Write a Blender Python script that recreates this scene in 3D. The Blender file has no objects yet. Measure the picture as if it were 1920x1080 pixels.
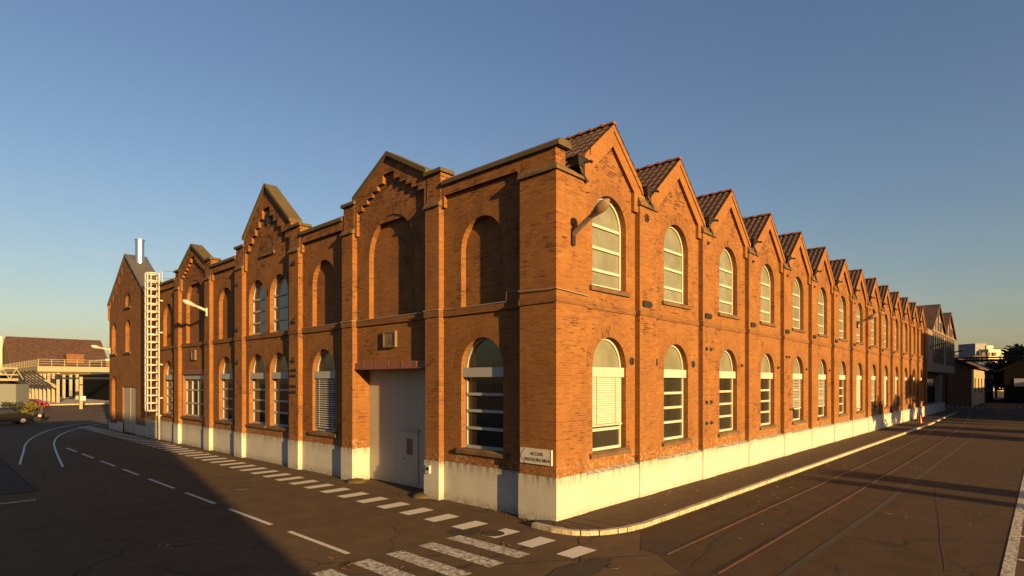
import bpy, bmesh, math, random
from mathutils import Vector, Matrix
random.seed(7)
PI = math.pi
C = bpy.context.scene.collection
scene = bpy.context.scene

# ---------------------------------------------------------------- mesh helper
class MB:
    def __init__(s):
        s.v = []; s.f = []; s.uv = {}; s.mi = {}; s.cur = 0
    def add(s, pts, uv=None):
        b = len(s.v); s.v.extend([tuple(p) for p in pts]); s.f.append(tuple(range(b, b+len(pts))))
        if uv: s.uv[len(s.f)-1] = uv
        if s.cur: s.mi[len(s.f)-1] = s.cur
    def hexa(s, p):                       # 8 points: bottom 4, top 4
        b = len(s.v); s.v.extend([tuple(q) for q in p])
        for q in ((0,3,2,1),(4,5,6,7),(0,1,5,4),(1,2,6,5),(2,3,7,6),(3,0,4,7)):
            s.f.append(tuple(b+i for i in q))
            if s.cur: s.mi[len(s.f)-1] = s.cur
    def box(s, x0, x1, y0, y1, z0, z1):
        s.hexa([(x0,y0,z0),(x1,y0,z0),(x1,y1,z0),(x0,y1,z0),(x0,y0,z1),(x1,y0,z1),(x1,y1,z1),(x0,y1,z1)])
    def fbox(s, S, u0, u1, d0, d1, z0, z1):
        if S == 'L': s.box(d0, d1, u0, u1, z0, z1)
        else: s.box(u0, u1, d0, d1, z0, z1)
    def prism(s, poly, vec):              # extruded polygon (list of 3-D points)
        n = len(poly); b = len(s.v); v = Vector(vec)
        s.v.extend([tuple(p) for p in poly]); s.v.extend([tuple(Vector(p)+v) for p in poly])
        fs = [tuple(b+i for i in range(n)), tuple(b+n+i for i in reversed(range(n)))]
        fs += [(b+i, b+(i+1) % n, b+n+(i+1) % n, b+n+i) for i in range(n)]
        for q in fs:
            s.f.append(q)
            if s.cur: s.mi[len(s.f)-1] = s.cur
    def fprism(s, S, poly, d0, d1):       # polygon in (u,z) extruded in depth
        if S == 'L': s.prism([(d0, u, z) for u, z in poly], (d1-d0, 0, 0))
        else: s.prism([(u, d0, z) for u, z in poly], (0, d1-d0, 0))
    def tube(s, pts, r, n=8, cap=True):
        pts = [Vector(p) for p in pts]; rs = r if isinstance(r, (list, tuple)) else [r]*len(pts)
        rings = []
        ref = None
        for i, p in enumerate(pts):
            t = (pts[min(i+1, len(pts)-1)] - pts[max(i-1, 0)]).normalized()
            if ref is None: ref = Vector((0,0,1)) if abs(t.z) < .9 else Vector((1,0,0))
            a = t.cross(ref).normalized(); b2 = a.cross(t).normalized(); ref = b2
            base = len(s.v)
            for k in range(n):
                an = 2*PI*k/n
                s.v.append(tuple(p + (a*math.cos(an)+b2*math.sin(an))*rs[i]))
            rings.append(base)
        for a0, b0 in zip(rings, rings[1:]):
            for k in range(n): s.f.append((a0+k, a0+(k+1) % n, b0+(k+1) % n, b0+k))
        if cap:
            s.f.append(tuple(rings[0]+k for k in reversed(range(n)))); s.f.append(tuple(rings[-1]+k for k in range(n)))
    def lathe(s, prof, c, axis='z', n=16):
        base = len(s.v); m = len(prof)
        for r, h in prof:
            for k in range(n):
                a = 2*PI*k/n; p = (r*math.cos(a), r*math.sin(a), h)
                if axis == 'x': p = (p[2], p[0], p[1])
                if axis == 'y': p = (p[0], p[2], p[1])
                s.v.append((c[0]+p[0], c[1]+p[1], c[2]+p[2]))
        for i in range(m-1):
            for k in range(n):
                s.f.append((base+i*n+k, base+i*n+(k+1) % n, base+(i+1)*n+(k+1) % n, base+(i+1)*n+k))
        s.f.append(tuple(base+k for k in reversed(range(n)))); s.f.append(tuple(base+(m-1)*n+k for k in range(n)))
    def mesh(s, name, mats, off=(0,0,0), smooth=False, recalc=True):
        me = bpy.data.meshes.new(name)
        o = Vector(off)
        me.from_pydata([tuple(Vector(p)-o) for p in s.v], [], s.f)
        for m in (mats if isinstance(mats, (list, tuple)) else [mats]): me.materials.append(m)
        if s.uv:
            L = me.uv_layers.new(name='UVMap')
            for fi, uv in s.uv.items():
                for li, c in zip(me.polygons[fi].loop_indices, uv): L.data[li].uv = c
        for fi, k in s.mi.items(): me.polygons[fi].material_index = k
        if recalc and not s.uv:
            bm = bmesh.new(); bm.from_mesh(me); bmesh.ops.recalc_face_normals(bm, faces=bm.faces); bm.to_mesh(me); bm.free()
        if smooth:
            for p in me.polygons: p.use_smooth = True
        me.update()
        return me
    def build(s, name, mats, parent=None, smooth=False, local=False, recalc=True):
        off = (0,0,0)
        if parent and not local:
            p = parent; off = Vector((0,0,0))
            while p: off += p.location; p = p.parent
        me = s.mesh(name, mats, off, smooth, recalc)
        o = bpy.data.objects.new(name, me); C.objects.link(o)
        if parent: o.parent = parent
        return o

def tag(o, label=None, cat=None, group=None, kind=None):
    if label: o['label'] = label
    if cat: o['category'] = cat
    if group: o['group'] = group
    if kind: o['kind'] = kind
    return o
def thing(name, label, cat, loc=(0,0,0), rz=0, group=None):
    o = bpy.data.objects.new(name, None); C.objects.link(o); o.empty_display_size = .3
    o.location = loc; o.rotation_euler = (0,0,rz)
    return tag(o, label, cat, group)
def copy_tree(o, parent=None):
    c = o.copy(); C.objects.link(c)
    if parent: c.parent = parent
    for ch in list(o.children): copy_tree(ch, c)
    return c

# ---------------------------------------------------------------- materials
def newmat(name):
    m = bpy.data.materials.new(name); m.use_nodes = True
    nt = m.node_tree; b = nt.nodes['Principled BSDF']
    return m, nt, b
def N(nt, t, **k):
    n = nt.nodes.new(t)
    for a, v in k.items(): setattr(n, a, v)
    return n
def math_n(nt, op, a, b=None, clamp=False):
    n = N(nt, 'ShaderNodeMath', operation=op); n.use_clamp = clamp
    for i, x in enumerate((a, b)):
        if x is None: continue
        if isinstance(x, (int, float)): n.inputs[i].default_value = x
        else: nt.links.new(x, n.inputs[i])
    return n.outputs[0]
def mixc(nt, fac, a, b, mode='MIX'):
    n = N(nt, 'ShaderNodeMix', data_type='RGBA', blend_type=mode)
    for idx, x in ((0, fac), (6, a), (7, b)):
        if isinstance(x, (int, float)): n.inputs[idx].default_value = x
        elif isinstance(x, (tuple, list)): n.inputs[idx].default_value = (*x[:3], 1)
        else: nt.links.new(x, n.inputs[idx])
    return n.outputs[2]
def noise(nt, vec, scale, detail=3, rough=.55):
    n = N(nt, 'ShaderNodeTexNoise'); n.inputs['Scale'].default_value = scale
    n.inputs['Detail'].default_value = detail; n.inputs['Roughness'].default_value = rough
    if vec is not None: nt.links.new(vec, n.inputs['Vector'])
    return n.outputs['Fac']
def ramp(nt, fac, stops):
    r = N(nt, 'ShaderNodeValToRGB'); e = r.color_ramp.elements
    while len(e) < len(stops): e.new(.5)
    for el, (p, c) in zip(e, stops):
        el.position = p; el.color = (*c[:3], 1) if isinstance(c, (tuple, list)) else (c, c, c, 1)
    nt.links.new(fac, r.inputs[0]); return r.outputs[0]
def maprange(nt, v, a, b, c=0., d=1.):
    n = N(nt, 'ShaderNodeMapRange'); nt.links.new(v, n.inputs[0])
    for i, x in enumerate((a, b, c, d)): n.inputs[i+1].default_value = x
    return n.outputs[0]
def pos(nt): return N(nt, 'ShaderNodeNewGeometry').outputs['Position']
def stretch(nt, vec, s):
    n = N(nt, 'ShaderNodeVectorMath', operation='MULTIPLY'); nt.links.new(vec, n.inputs[0]); n.inputs[1].default_value = s
    return n.outputs[0]
def bump(nt, b, h, strength, dist):
    n = N(nt, 'ShaderNodeBump'); n.inputs['Strength'].default_value = strength; n.inputs['Distance'].default_value = dist
    nt.links.new(h, n.inputs['Height']); nt.links.new(n.outputs[0], b.inputs['Normal'])

def brick_mat(name, dark=(.045,.016,.011), mid=(.150,.058,.0165), light=(.218,.097,.029), mortar=(.175,.088,.036), uv=False, tone=1., stain=0., soot=1.):
    m, nt, b = newmat(name)
    geo = N(nt, 'ShaderNodeNewGeometry')
    if uv:
        vec = N(nt, 'ShaderNodeTexCoord').outputs['UV']
    else:
        sp = N(nt, 'ShaderNodeSeparateXYZ'); nt.links.new(geo.outputs['Position'], sp.inputs[0])
        sn = N(nt, 'ShaderNodeSeparateXYZ'); nt.links.new(geo.outputs['True Normal'], sn.inputs[0])
        ax = math_n(nt, 'GREATER_THAN', math_n(nt, 'ABSOLUTE', sn.outputs[0]), .7)
        mx = N(nt, 'ShaderNodeMix', data_type='FLOAT'); nt.links.new(ax, mx.inputs[0])
        nt.links.new(sp.outputs[0], mx.inputs[2]); nt.links.new(sp.outputs[1], mx.inputs[3])
        cb = N(nt, 'ShaderNodeCombineXYZ'); nt.links.new(mx.outputs[0], cb.inputs[0]); nt.links.new(sp.outputs[2], cb.inputs[1])
        vec = cb.outputs[0]
    bt = N(nt, 'ShaderNodeTexBrick'); nt.links.new(vec, bt.inputs['Vector'])
    bt.inputs['Color1'].default_value = (0,0,0,1); bt.inputs['Color2'].default_value = (1,1,1,1); bt.inputs['Mortar'].default_value = (.5,.5,.5,1)
    bt.inputs['Scale'].default_value = 1; bt.inputs['Mortar Size'].default_value = .010; bt.inputs['Mortar Smooth'].default_value = .3
    bt.inputs['Brick Width'].default_value = .235; bt.inputs['Row Height'].default_value = .069
    P = geo.outputs['Position']
    n1 = noise(nt, P, .45, 4); n2 = noise(nt, P, 2.3, 3); n3 = noise(nt, P, 40, 2)
    st = noise(nt, stretch(nt, vec, (1.1, 13.5, 1.)), 1., 3, .6)
    sep = N(nt, 'ShaderNodeSeparateColor'); nt.links.new(bt.outputs['Color'], sep.inputs[0]); r = sep.outputs[0]
    burnt = maprange(nt, n1, .47, .66); burnt2 = maprange(nt, n2, .46, .66)
    bb = math_n(nt, 'MULTIPLY', burnt, burnt2)
    spz = N(nt, 'ShaderNodeSeparateXYZ'); nt.links.new(P, spz.inputs[0]); Z = spz.outputs[2]
    top = math_n(nt, 'MULTIPLY', maprange(nt, Z, 8.9, 10.4, 0, .9), maprange(nt, n2, .40, .60))
    bb = math_n(nt, 'MULTIPLY', math_n(nt, 'MAXIMUM', bb, top), soot)
    # per brick value, pulled to the dark end inside burnt patches
    val = math_n(nt, 'SUBTRACT', math_n(nt, 'ADD', math_n(nt, 'MULTIPLY', r, .50), math_n(nt, 'ADD', math_n(nt, 'MULTIPLY', n3, .36), math_n(nt, 'MULTIPLY', maprange(nt, st, .30, .70, -.03, .37), 1.))), math_n(nt, 'MULTIPLY', bb, math_n(nt, 'SUBTRACT', 1.0, math_n(nt, 'MULTIPLY', r, .75))), True)
    col = ramp(nt, val, [(0., dark), (.16, tuple(.5*(a+c) for a, c in zip(dark, mid))), (.36, mid), (.62, tuple(.55*a+.45*c for a, c in zip(mid, light))), (.95, light)])
    n4 = noise(nt, P, .9, 4)
    col = mixc(nt, maprange(nt, n4, .35, .7, 0, .5), col, (.105,.042,.016))
    n5 = noise(nt, P, 7., 4, .7)
    lowz = math_n(nt, 'MULTIPLY', maprange(nt, Z, 1.75, 1.5), maprange(nt, n5, .50, .62, 0, .7))
    pale = math_n(nt, 'MAXIMUM', maprange(nt, n5, .69, .78, 0, .5), lowz)
    col = mixc(nt, pale, col, (.30,.20,.11))
    n6 = noise(nt, stretch(nt, P, (1.3,1.3,.22)), 1.1, 4, .6)          # rain streaks
    col = mixc(nt, maprange(nt, n6, .56, .74, 0, .45+stain), col, (.045,.022,.012))
    col = mixc(nt, math_n(nt, 'MULTIPLY', bt.outputs['Fac'], .9), col, mortar)
    if tone != 1.: col = mixc(nt, 1., col, (tone,tone,tone), 'MULTIPLY')
    nt.links.new(col, b.inputs['Base Color'])
    b.inputs['Roughness'].default_value = .92; b.inputs['Specular IOR Level'].default_value = .18
    h = math_n(nt, 'ADD', math_n(nt, 'MULTIPLY', bt.outputs['Fac'], -.8), math_n(nt, 'MULTIPLY', n3, .7))
    h = math_n(nt, 'ADD', h, math_n(nt, 'MULTIPLY', r, .5))
    bump(nt, b, h, .30, .007)
    return m

def simple(name, col, rough=.6, metal=0., var=.12, scale=6., spec=.4, bmp=0., stretchv=None):
    m, nt, b = newmat(name)
    P = pos(nt)
    if stretchv: P = stretch(nt, P, stretchv)
    n = noise(nt, P, scale, 4, .6)
    c = mixc(nt, maprange(nt, n, .3, .7), tuple(x*(1-var) for x in col), tuple(min(1, x*(1+var)) for x in col))
    nt.links.new(c, b.inputs['Base Color'])
    b.inputs['Roughness'].default_value = rough; b.inputs['Metallic'].default_value = metal; b.inputs['Specular IOR Level'].default_value = spec
    if bmp: bump(nt, b, noise(nt, P, scale*4, 4), bmp, .01)
    return m

def plinth_mat():
    m, nt, b = newmat('white_render'); P = pos(nt)
    n1 = noise(nt, P, 1.1, 5, .6); n2 = noise(nt, stretch(nt, P, (5,5,.7)), 1.2, 4, .65); n3 = noise(nt, P, 9, 4, .7)
    c = mixc(nt, maprange(nt, n1, .35, .7), (.38,.365,.33), (.325,.31,.28))
    sp = N(nt, 'ShaderNodeSeparateXYZ'); nt.links.new(P, sp.inputs[0])
    up = maprange(nt, sp.outputs[2], .70, 1.22)
    drip = math_n(nt, 'MULTIPLY', math_n(nt, 'POWER', up, 2.2), maprange(nt, n2, .40, .62))
    low = math_n(nt, 'MULTIPLY', maprange(nt, sp.outputs[2], .30, .0), maprange(nt, n3, .35, .6))
    c = mixc(nt, math_n(nt, 'MULTIPLY', drip, .9), c, (.10,.08,.055))
    c = mixc(nt, math_n(nt, 'MULTIPLY', low, .85), c, (.12,.10,.07))
    c = mixc(nt, maprange(nt, n3, .66, .74, 0, .6), c, (.2,.175,.14))
    nt.links.new(c, b.inputs['Base Color']); b.inputs['Roughness'].default_value = .85; b.inputs['Specular IOR Level'].default_value = .2
    bump(nt, b, noise(nt, P, 30, 4), .12, .006)
    return m

def asphalt(name, base=(.082,.053,.030), lighter=(.145,.094,.053), crack=True):
    m, nt, b = newmat(name); P = pos(nt)
    n1 = noise(nt, P, .16, 5, .6); n2 = noise(nt, P, 1.4, 5, .65); n3 = noise(nt, P, 46, 3, .7); n4 = noise(nt, stretch(nt, P, (.12,1.6,1)), 1., 4)
    c = mixc(nt, maprange(nt, n1, .33, .68), base, lighter)
    c = mixc(nt, maprange(nt, n2, .42, .72, 0, .75), c, tuple(x*.5 for x in base))
    c = mixc(nt, maprange(nt, n4, .5, .8, 0, .4), c, tuple(x*1.25 for x in lighter))
    c = mixc(nt, .55, c, ramp(nt, n3, [(.28, tuple(x*.35 for x in base)), (.55, base), (.72, tuple(x*1.9 for x in lighter))]))
    n7 = noise(nt, P, 130, 2, .6)
    c = mixc(nt, maprange(nt, n7, .62, .70, 0, .6), c, (.26,.20,.14))
    if crack:
        wv = N(nt, 'ShaderNodeVectorMath', operation='ADD'); nt.links.new(P, wv.inputs[0])
        nn = N(nt, 'ShaderNodeTexNoise'); nn.inputs['Scale'].default_value = 1.1; nn.inputs['Detail'].default_value = 4; nt.links.new(P, nn.inputs['Vector'])
        nt.links.new(nn.outputs['Color'], wv.inputs[1])
        vo = N(nt, 'ShaderNodeTexVoronoi', feature='DISTANCE_TO_EDGE'); vo.inputs['Scale'].default_value = .34; nt.links.new(wv.outputs[0], vo.inputs['Vector'])
        ck = math_n(nt, 'MULTIPLY', maprange(nt, vo.outputs['Distance'], .012, .003), maprange(nt, noise(nt, P, .3, 3), .47, .56))
        c = mixc(nt, math_n(nt, 'MULTIPLY', ck, .75), c, (.025,.02,.016))
    nt.links.new(c, b.inputs['Base Color']); b.inputs['Roughness'].default_value = .9; b.inputs['Specular IOR Level'].default_value = .12
    h = math_n(nt, 'ADD', n3, math_n(nt, 'MULTIPLY', n2, 1.5))
    bump(nt, b, h, .35, .012)
    return m

def paint(name, wear=.5):
    m, nt, b = newmat(name); P = pos(nt)
    n1 = noise(nt, P, 9, 8, .8); n2 = noise(nt, P, 60, 3, .6)
    f = maprange(nt, math_n(nt, 'ADD', n1, math_n(nt, 'MULTIPLY', n2, .35)), wear+.22, wear+.32)
    c = mixc(nt, f, (.50,.47,.41), (.10,.075,.052))
    c = mixc(nt, maprange(nt, noise(nt, P, 2.5, 4), .4, .75, 0, .35), c, (.45,.40,.33))
    nt.links.new(c, b.inputs['Base Color']); b.inputs['Roughness'].default_value = .7; b.inputs['Specular IOR Level'].default_value = .25
    bump(nt, b, n2, .3, .01)
    return m

def tile_mat():
    m, nt, b = newmat('dark_roof_tile'); P = pos(nt)
    n1 = noise(nt, P, 1.5, 4); n2 = noise(nt, P, 14, 3)
    c = mixc(nt, maprange(nt, n1, .35, .65), (.046,.022,.014), (.075,.034,.020))
    c = mixc(nt, maprange(nt, n2, .45, .75, 0, .7), c, (.05,.036,.028))
    nt.links.new(c, b.inputs['Base Color']); b.inputs['Roughness'].default_value = .75
    bump(nt, b, n2, .3, .01)
    return m

def stone_mat(name='mossy_stone', base=(.08,.056,.034), moss=(.062,.048,.018)):
    m, nt, b = newmat(name); P = pos(nt)
    n1 = noise(nt, P, 2.2, 5, .65); n2 = noise(nt, P, 18, 4, .65)
    c = mixc(nt, maprange(nt, n1, .38, .62), base, moss)
    c = mixc(nt, maprange(nt, n2, .5, .72, 0, .8), c, (.07,.055,.035))
    nt.links.new(c, b.inputs['Base Color']); b.inputs['Roughness'].default_value = .9; b.inputs['Specular IOR Level'].default_value = .2
    bump(nt, b, n2, .4, .015)
    return m

def glass_mat(name, col, rough=.06, spec=.6, var=.4, scale=.8):
    m, nt, b = newmat(name); P = pos(nt)
    n = noise(nt, P, scale, 3)
    c = mixc(nt, maprange(nt, n, .35, .65), col, tuple(x*(1-var) for x in col))
    nt.links.new(c, b.inputs['Base Color']); b.inputs['Roughness'].default_value = rough; b.inputs['Specular IOR Level'].default_value = spec
    nb = noise(nt, P, .7, 2)
    bump(nt, b, nb, .05, .05)
    return m

BRICK = brick_mat('red_brick')
BRICKA = brick_mat('arch_brick', uv=True, tone=.9)
BRICKG = brick_mat('verge_brick', dark=(.11,.043,.012), mid=(.178,.074,.022), light=(.215,.098,.030), mortar=(.19,.09,.032), soot=.15)
BRICKD = brick_mat('stained_brick', dark=(.03,.013,.011), mid=(.105,.047,.02), light=(.15,.07,.028), stain=.3)
BRICKB = brick_mat('far_brick', dark=(.05,.02,.012), mid=(.12,.055,.028), light=(.16,.08,.045))
WHITE = plinth_mat()
STONE = stone_mat()
SILL = stone_mat('sill_stone', (.13,.078,.042), (.08,.048,.026))
TILE = tile_mat()
RTILE = simple('ridge_tile', (.13,.05,.028), .8, var=.35, scale=5)
FTILE = simple('far_roof_tile', (.055,.027,.018), .85, var=.4, scale=1.2)
IRON = simple('black_iron', (.022,.018,.016), .55, .3, var=.4, scale=20)
FRAMEW = simple('cream_frame', (.35,.335,.295), .5, var=.06)
FRAMEG = simple('grey_frame', (.25,.255,.26), .45, .0, var=.08)
GLASS = glass_mat('dark_glass', (.028,.026,.020), .04, .7)
FROST = glass_mat('frosted_glass', (.165,.165,.118), .16, .5, .28, 1.3)
BLIND = simple('blind_slat', (.34,.325,.275), .55, var=.06)
BLINDG = simple('grey_slat', (.3,.3,.29), .5, var=.06)
DOORG = simple('grey_door_steel', (.33,.295,.235), .55, .0, var=.10, scale=.9, stretchv=(1,1,.3))
DOORP = simple('pale_door_paint', (.27,.245,.195), .6, var=.1)
RUST = simple('red_oxide_steel', (.17,.065,.038), .6, .1, var=.2)
LEAD = simple('grey_sheet_metal', (.12,.112,.10), .5, .5, var=.1)
STEEL = simple('bright_steel', (.68,.67,.64), .22, 1., var=.08)
CREAM = simple('pale_ladder_paint', (.33,.32,.29), .5, var=.06)
LAMPG = simple('lamp_grey_paint', (.22,.20,.18), .3, .5, var=.15)
LAMPL = simple('lamp_lens', (.19,.125,.07), .08, 0, var=.2)
SIGNW = simple('sign_white', (.42,.39,.34), .5, var=.06)
INK = simple('sign_ink', (.05,.042,.036), .6)
ASPH = asphalt('asphalt')
PAVE = asphalt('pavement_asphalt', (.078,.052,.032), (.11,.074,.045), crack=False)
KERB = simple('kerb_concrete', (.30,.255,.185), .85, var=.38, scale=4, bmp=.35)
PAINT = paint('road_paint', .56)
PAINTW = paint('worn_road_paint', .41)
SEAM = simple('road_seam', (.035,.028,.022), .9, var=.3)
PATCH = asphalt('asphalt_patch', (.05,.037,.026), (.068,.05,.036), crack=False)
RAILR = simple('rusty_rail', (.085,.042,.024), .6, .3, var=.35, scale=8)
RAILS = simple('polished_rail', (.22,.21,.19), .42, .8, var=.15)
MANH = simple('manhole_iron', (.06,.045,.035), .6, .4, var=.3, scale=20)
WOODW = simple('pale_concrete', (.23,.195,.135), .8, var=.15)
DARKW = simple('shade_dark_cladding', (.007,.0065,.006), .8, var=.2, spec=.05)  # wall colour darkened to near black to stand in for shade
BROWNC = simple('brown_cladding', (.16,.105,.08), .7, var=.12)
WHITEB = simple('white_facade', (.36,.335,.28), .8, var=.06)
GREYB = simple('slate_facade', (.14,.15,.16), .7, var=.1)
LEAFM = simple('dead_leaf', (.22,.115,.035), .8, var=.5, scale=9)
RED = simple('red_car_paint', (.25,.014,.010), .3, var=.05)
BLACKP = simple('black_paint', (.004,.004,.004), .5, var=.1, spec=.12)
RUBBER = simple('rubber', (.015,.015,.015), .85)
VANW = simple('van_shaded_white', (.13,.135,.125), .45, var=.05)  # pale paint greyed down so the sunlit truck looks shaded
TAIL = simple('tail_lamp_red', (.45,.02,.02), .25)
FOL = simple('dark_foliage', (.017,.021,.008), .8, var=.6, scale=2.5)
FOLY = simple('yellow_foliage', (.10,.083,.012), .8, var=.5, scale=2.5)
BARK = simple('bark', (.10,.075,.05), .9, var=.3, bmp=.4)
CLOTH = simple('dark_cloth', (.03,.027,.025), .9, var=.2)
SKIN = simple('skin', (.38,.22,.15), .6)
BLUE = simple('blue_plastic', (.03,.05,.22), .5)
PLATE = simple('stone_plaque', (.125,.082,.043), .8, var=.2, scale=9)
TEAL = simple('teal_steel', (.07,.10,.11), .5, .2, var=.1)

# ---------------------------------------------------------------- camera, light, sky
CAMP = Vector((-11.995, -9.510, 3.8))
cd = bpy.data.cameras.new('camera'); cam = bpy.data.objects.new('camera', cd); C.objects.link(cam)
ax = Vector((.6794, -.7337, 0)).normalized(); ay = Vector((0,0,1)); az = ax.cross(ay)
cam.matrix_world = Matrix(((ax.x, ay.x, az.x, CAMP.x), (ax.y, ay.y, az.y, CAMP.y), (ax.z, ay.z, az.z, CAMP.z), (0,0,0,1)))
cd.sensor_width = 36; cd.lens = 36*1080/1920; cd.shift_y = 176/1920; cd.clip_end = 5000; cd.clip_start = .1
scene.camera = cam
SUN_EL = math.radians(9.8); TAN_AZ = .20
sdir = Vector((-TAN_AZ, -1, 0)).normalized()*math.cos(SUN_EL) + Vector((0,0,math.sin(SUN_EL)))
sl = bpy.data.lights.new('sun', 'SUN'); sl.energy = 5.0; sl.angle = math.radians(.45); sl.color = (1, .63, .23)
so = bpy.data.objects.new('sun', sl); C.objects.link(so); so.location = (-20,-60,30)
so.rotation_euler = sdir.to_track_quat('Z', 'Y').to_euler()
w = bpy.data.worlds.new('World'); scene.world = w; w.use_nodes = True
nt = w.node_tree; bg = nt.nodes['Background']
sky = nt.nodes.new('ShaderNodeTexSky'); sky.sky_type = 'NISHITA'; sky.sun_disc = False
sky.sun_elevation = SUN_EL; sky.sun_rotation = math.atan2(sdir.x, sdir.y)
sky.air_density = 1.0; sky.dust_density = 1.5; sky.ozone_density = 2.4
tc = N(nt, 'ShaderNodeTexCoord'); sz = N(nt, 'ShaderNodeSeparateXYZ'); nt.links.new(tc.outputs['Generated'], sz.inputs[0])
air = ramp(nt, sz.outputs[2], [(0., (1.16,.88,.66)), (.10, (1.14,.92,.76)), (.28, (1.09,.95,.90)), (.55, (1.04,.93,.96))])     # warm evening air near the horizon
cn_ = noise(nt, stretch(nt, tc.outputs['Generated'], (2.2, 2.2, 16.)), 1.6, 5, .6)
band = math_n(nt, 'MULTIPLY', maprange(nt, sz.outputs[2], .01, .05), maprange(nt, sz.outputs[2], .24, .07))
air = mixc(nt, math_n(nt, 'MULTIPLY', maprange(nt, cn_, .53, .72, 0, .75), band), air, (1.50,1.02,.80))                 # thin low cloud wisps
nt.links.new(mixc(nt, 1., sky.outputs[0], air, 'MULTIPLY'), bg.inputs[0]); bg.inputs[1].default_value = .058
scene.view_settings.view_transform = 'Standard'; scene.view_settings.look = 'None'
scene.view_settings.exposure = 1.5; scene.view_settings.gamma = 1

# ---------------------------------------------------------------- the main brick factory
P = .18; PL = .205            # pier projection, right and left facade
REV = .26
fac = thing('brick_factory', 'long two storey orange brick factory with sawtooth gables and white plinth', 'building')

def arch_pts(c, w, zs, zspr, n=16):
    r = w/2
    return [(c-r, zs), (c-r, zspr)] + [(c+r*math.cos(PI*(1-k/n)), zspr+r*math.sin(PI*k/n)) for k in range(1, n)] + [(c+r, zspr), (c+r, zs)]

def Wd(S, u, d, z): return (d, u, z) if S == 'L' else (u, d, z)

def wall_field(m, S, u0, u1, z0, ztop, d, cols, brk=()):
    """front face of a bay with openings; cols = [(c, w, [(zs, zspr or ('rect', ztop), rev), ...]), ...]"""
    def q(ua, ub, za, zb, zc, zd): m.add([Wd(S,ua,d,za), Wd(S,ub,d,zb), Wd(S,ub,d,zc), Wd(S,ua,d,zd)])
    def strip(ua, ub):
        bs = [ua] + sorted(b for b in brk if ua+1e-4 < b < ub-1e-4) + [ub]
        for a, b in zip(bs, bs[1:]): q(a, b, z0, z0, ztop(b), ztop(a))
    x = u0
    for c, w, ops in sorted(cols):
        a, b = c-w/2, c+w/2
        strip(x, a); x = b
        lower = [(a, z0), (b, z0)]
        for zs, sp, rev in ops:
            us = [p[0] for p in lower]; zl = [p[1] for p in lower]
            for i in range(len(us)-1): q(us[i], us[i+1], zl[i], zl[i+1], zs, zs)
            if isinstance(sp, tuple): out = [(a, zs), (a, sp[1]), (b, sp[1]), (b, zs)]; lower = [(a, sp[1]), (b, sp[1])]
            else: out = arch_pts(c, w, zs, sp); lower = out[1:-1]
            oc = out + [out[0]]
            for p, r_ in zip(oc, oc[1:]):
                if p[1] == r_[1] == zs and zs <= z0+1e-6: continue
                m.add([Wd(S,p[0],d,p[1]), Wd(S,r_[0],d,r_[1]), Wd(S,r_[0],d+rev,r_[1]), Wd(S,p[0],d+rev,p[1])])
        for i in range(len(lower)-1):
            p, r_ = lower[i], lower[i+1]
            q(p[0], r_[0], p[1], r_[1], ztop(r_[0]), ztop(p[0]))
    strip(x, u1)

def ring_mb(c, w, zspr, th=.34, d0=-.004, n=22):
    m = MB(); r = w/2
    for k in range(n):
        a0, a1 = PI*(1-k/n), PI*(1-(k+1)/n)
        P_ = lambda rr, a: (c+rr*math.cos(a), d0, zspr+rr*math.sin(a))
        l0, l1 = (PI-a0)*r, (PI-a1)*r
        m.add([P_(r,a0), P_(r,a1), P_(r+th,a1), P_(r+th,a0)], [(0,l0),(0,l1),(th,l1),(th,l0)])
    return m

# ---- windows: built once per kind in local (u, depth, z), origin on the wall field at the window's centre
def frame_bars(m, w, zs, zspr, rev, transoms, fw=.075, dep=.07, arch=True, th=.085):
    r = w/2; d0, d1 = rev-dep, rev-.004
    m.box(-r, -r+fw, d0, d1, zs, zspr); m.box(r-fw, r, d0, d1, zs, zspr); m.box(-r+fw, r-fw, d0, d1, zs, zs+.10)
    if arch:
        n = 14
        for k in range(n):
            a0, a1 = PI*k/n, PI*(k+1)/n
            p = [(rr*math.cos(a), zspr+rr*math.sin(a)) for rr, a in ((r,a0),(r,a1),(r-fw,a1),(r-fw,a0))]
            m.prism([(x, d0, z) for x, z in p], (0, d1-d0, 0))
    for z in transoms: m.box(-r+fw, r-fw, d0-.012, d1, z-th/2, z+th/2)

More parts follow.
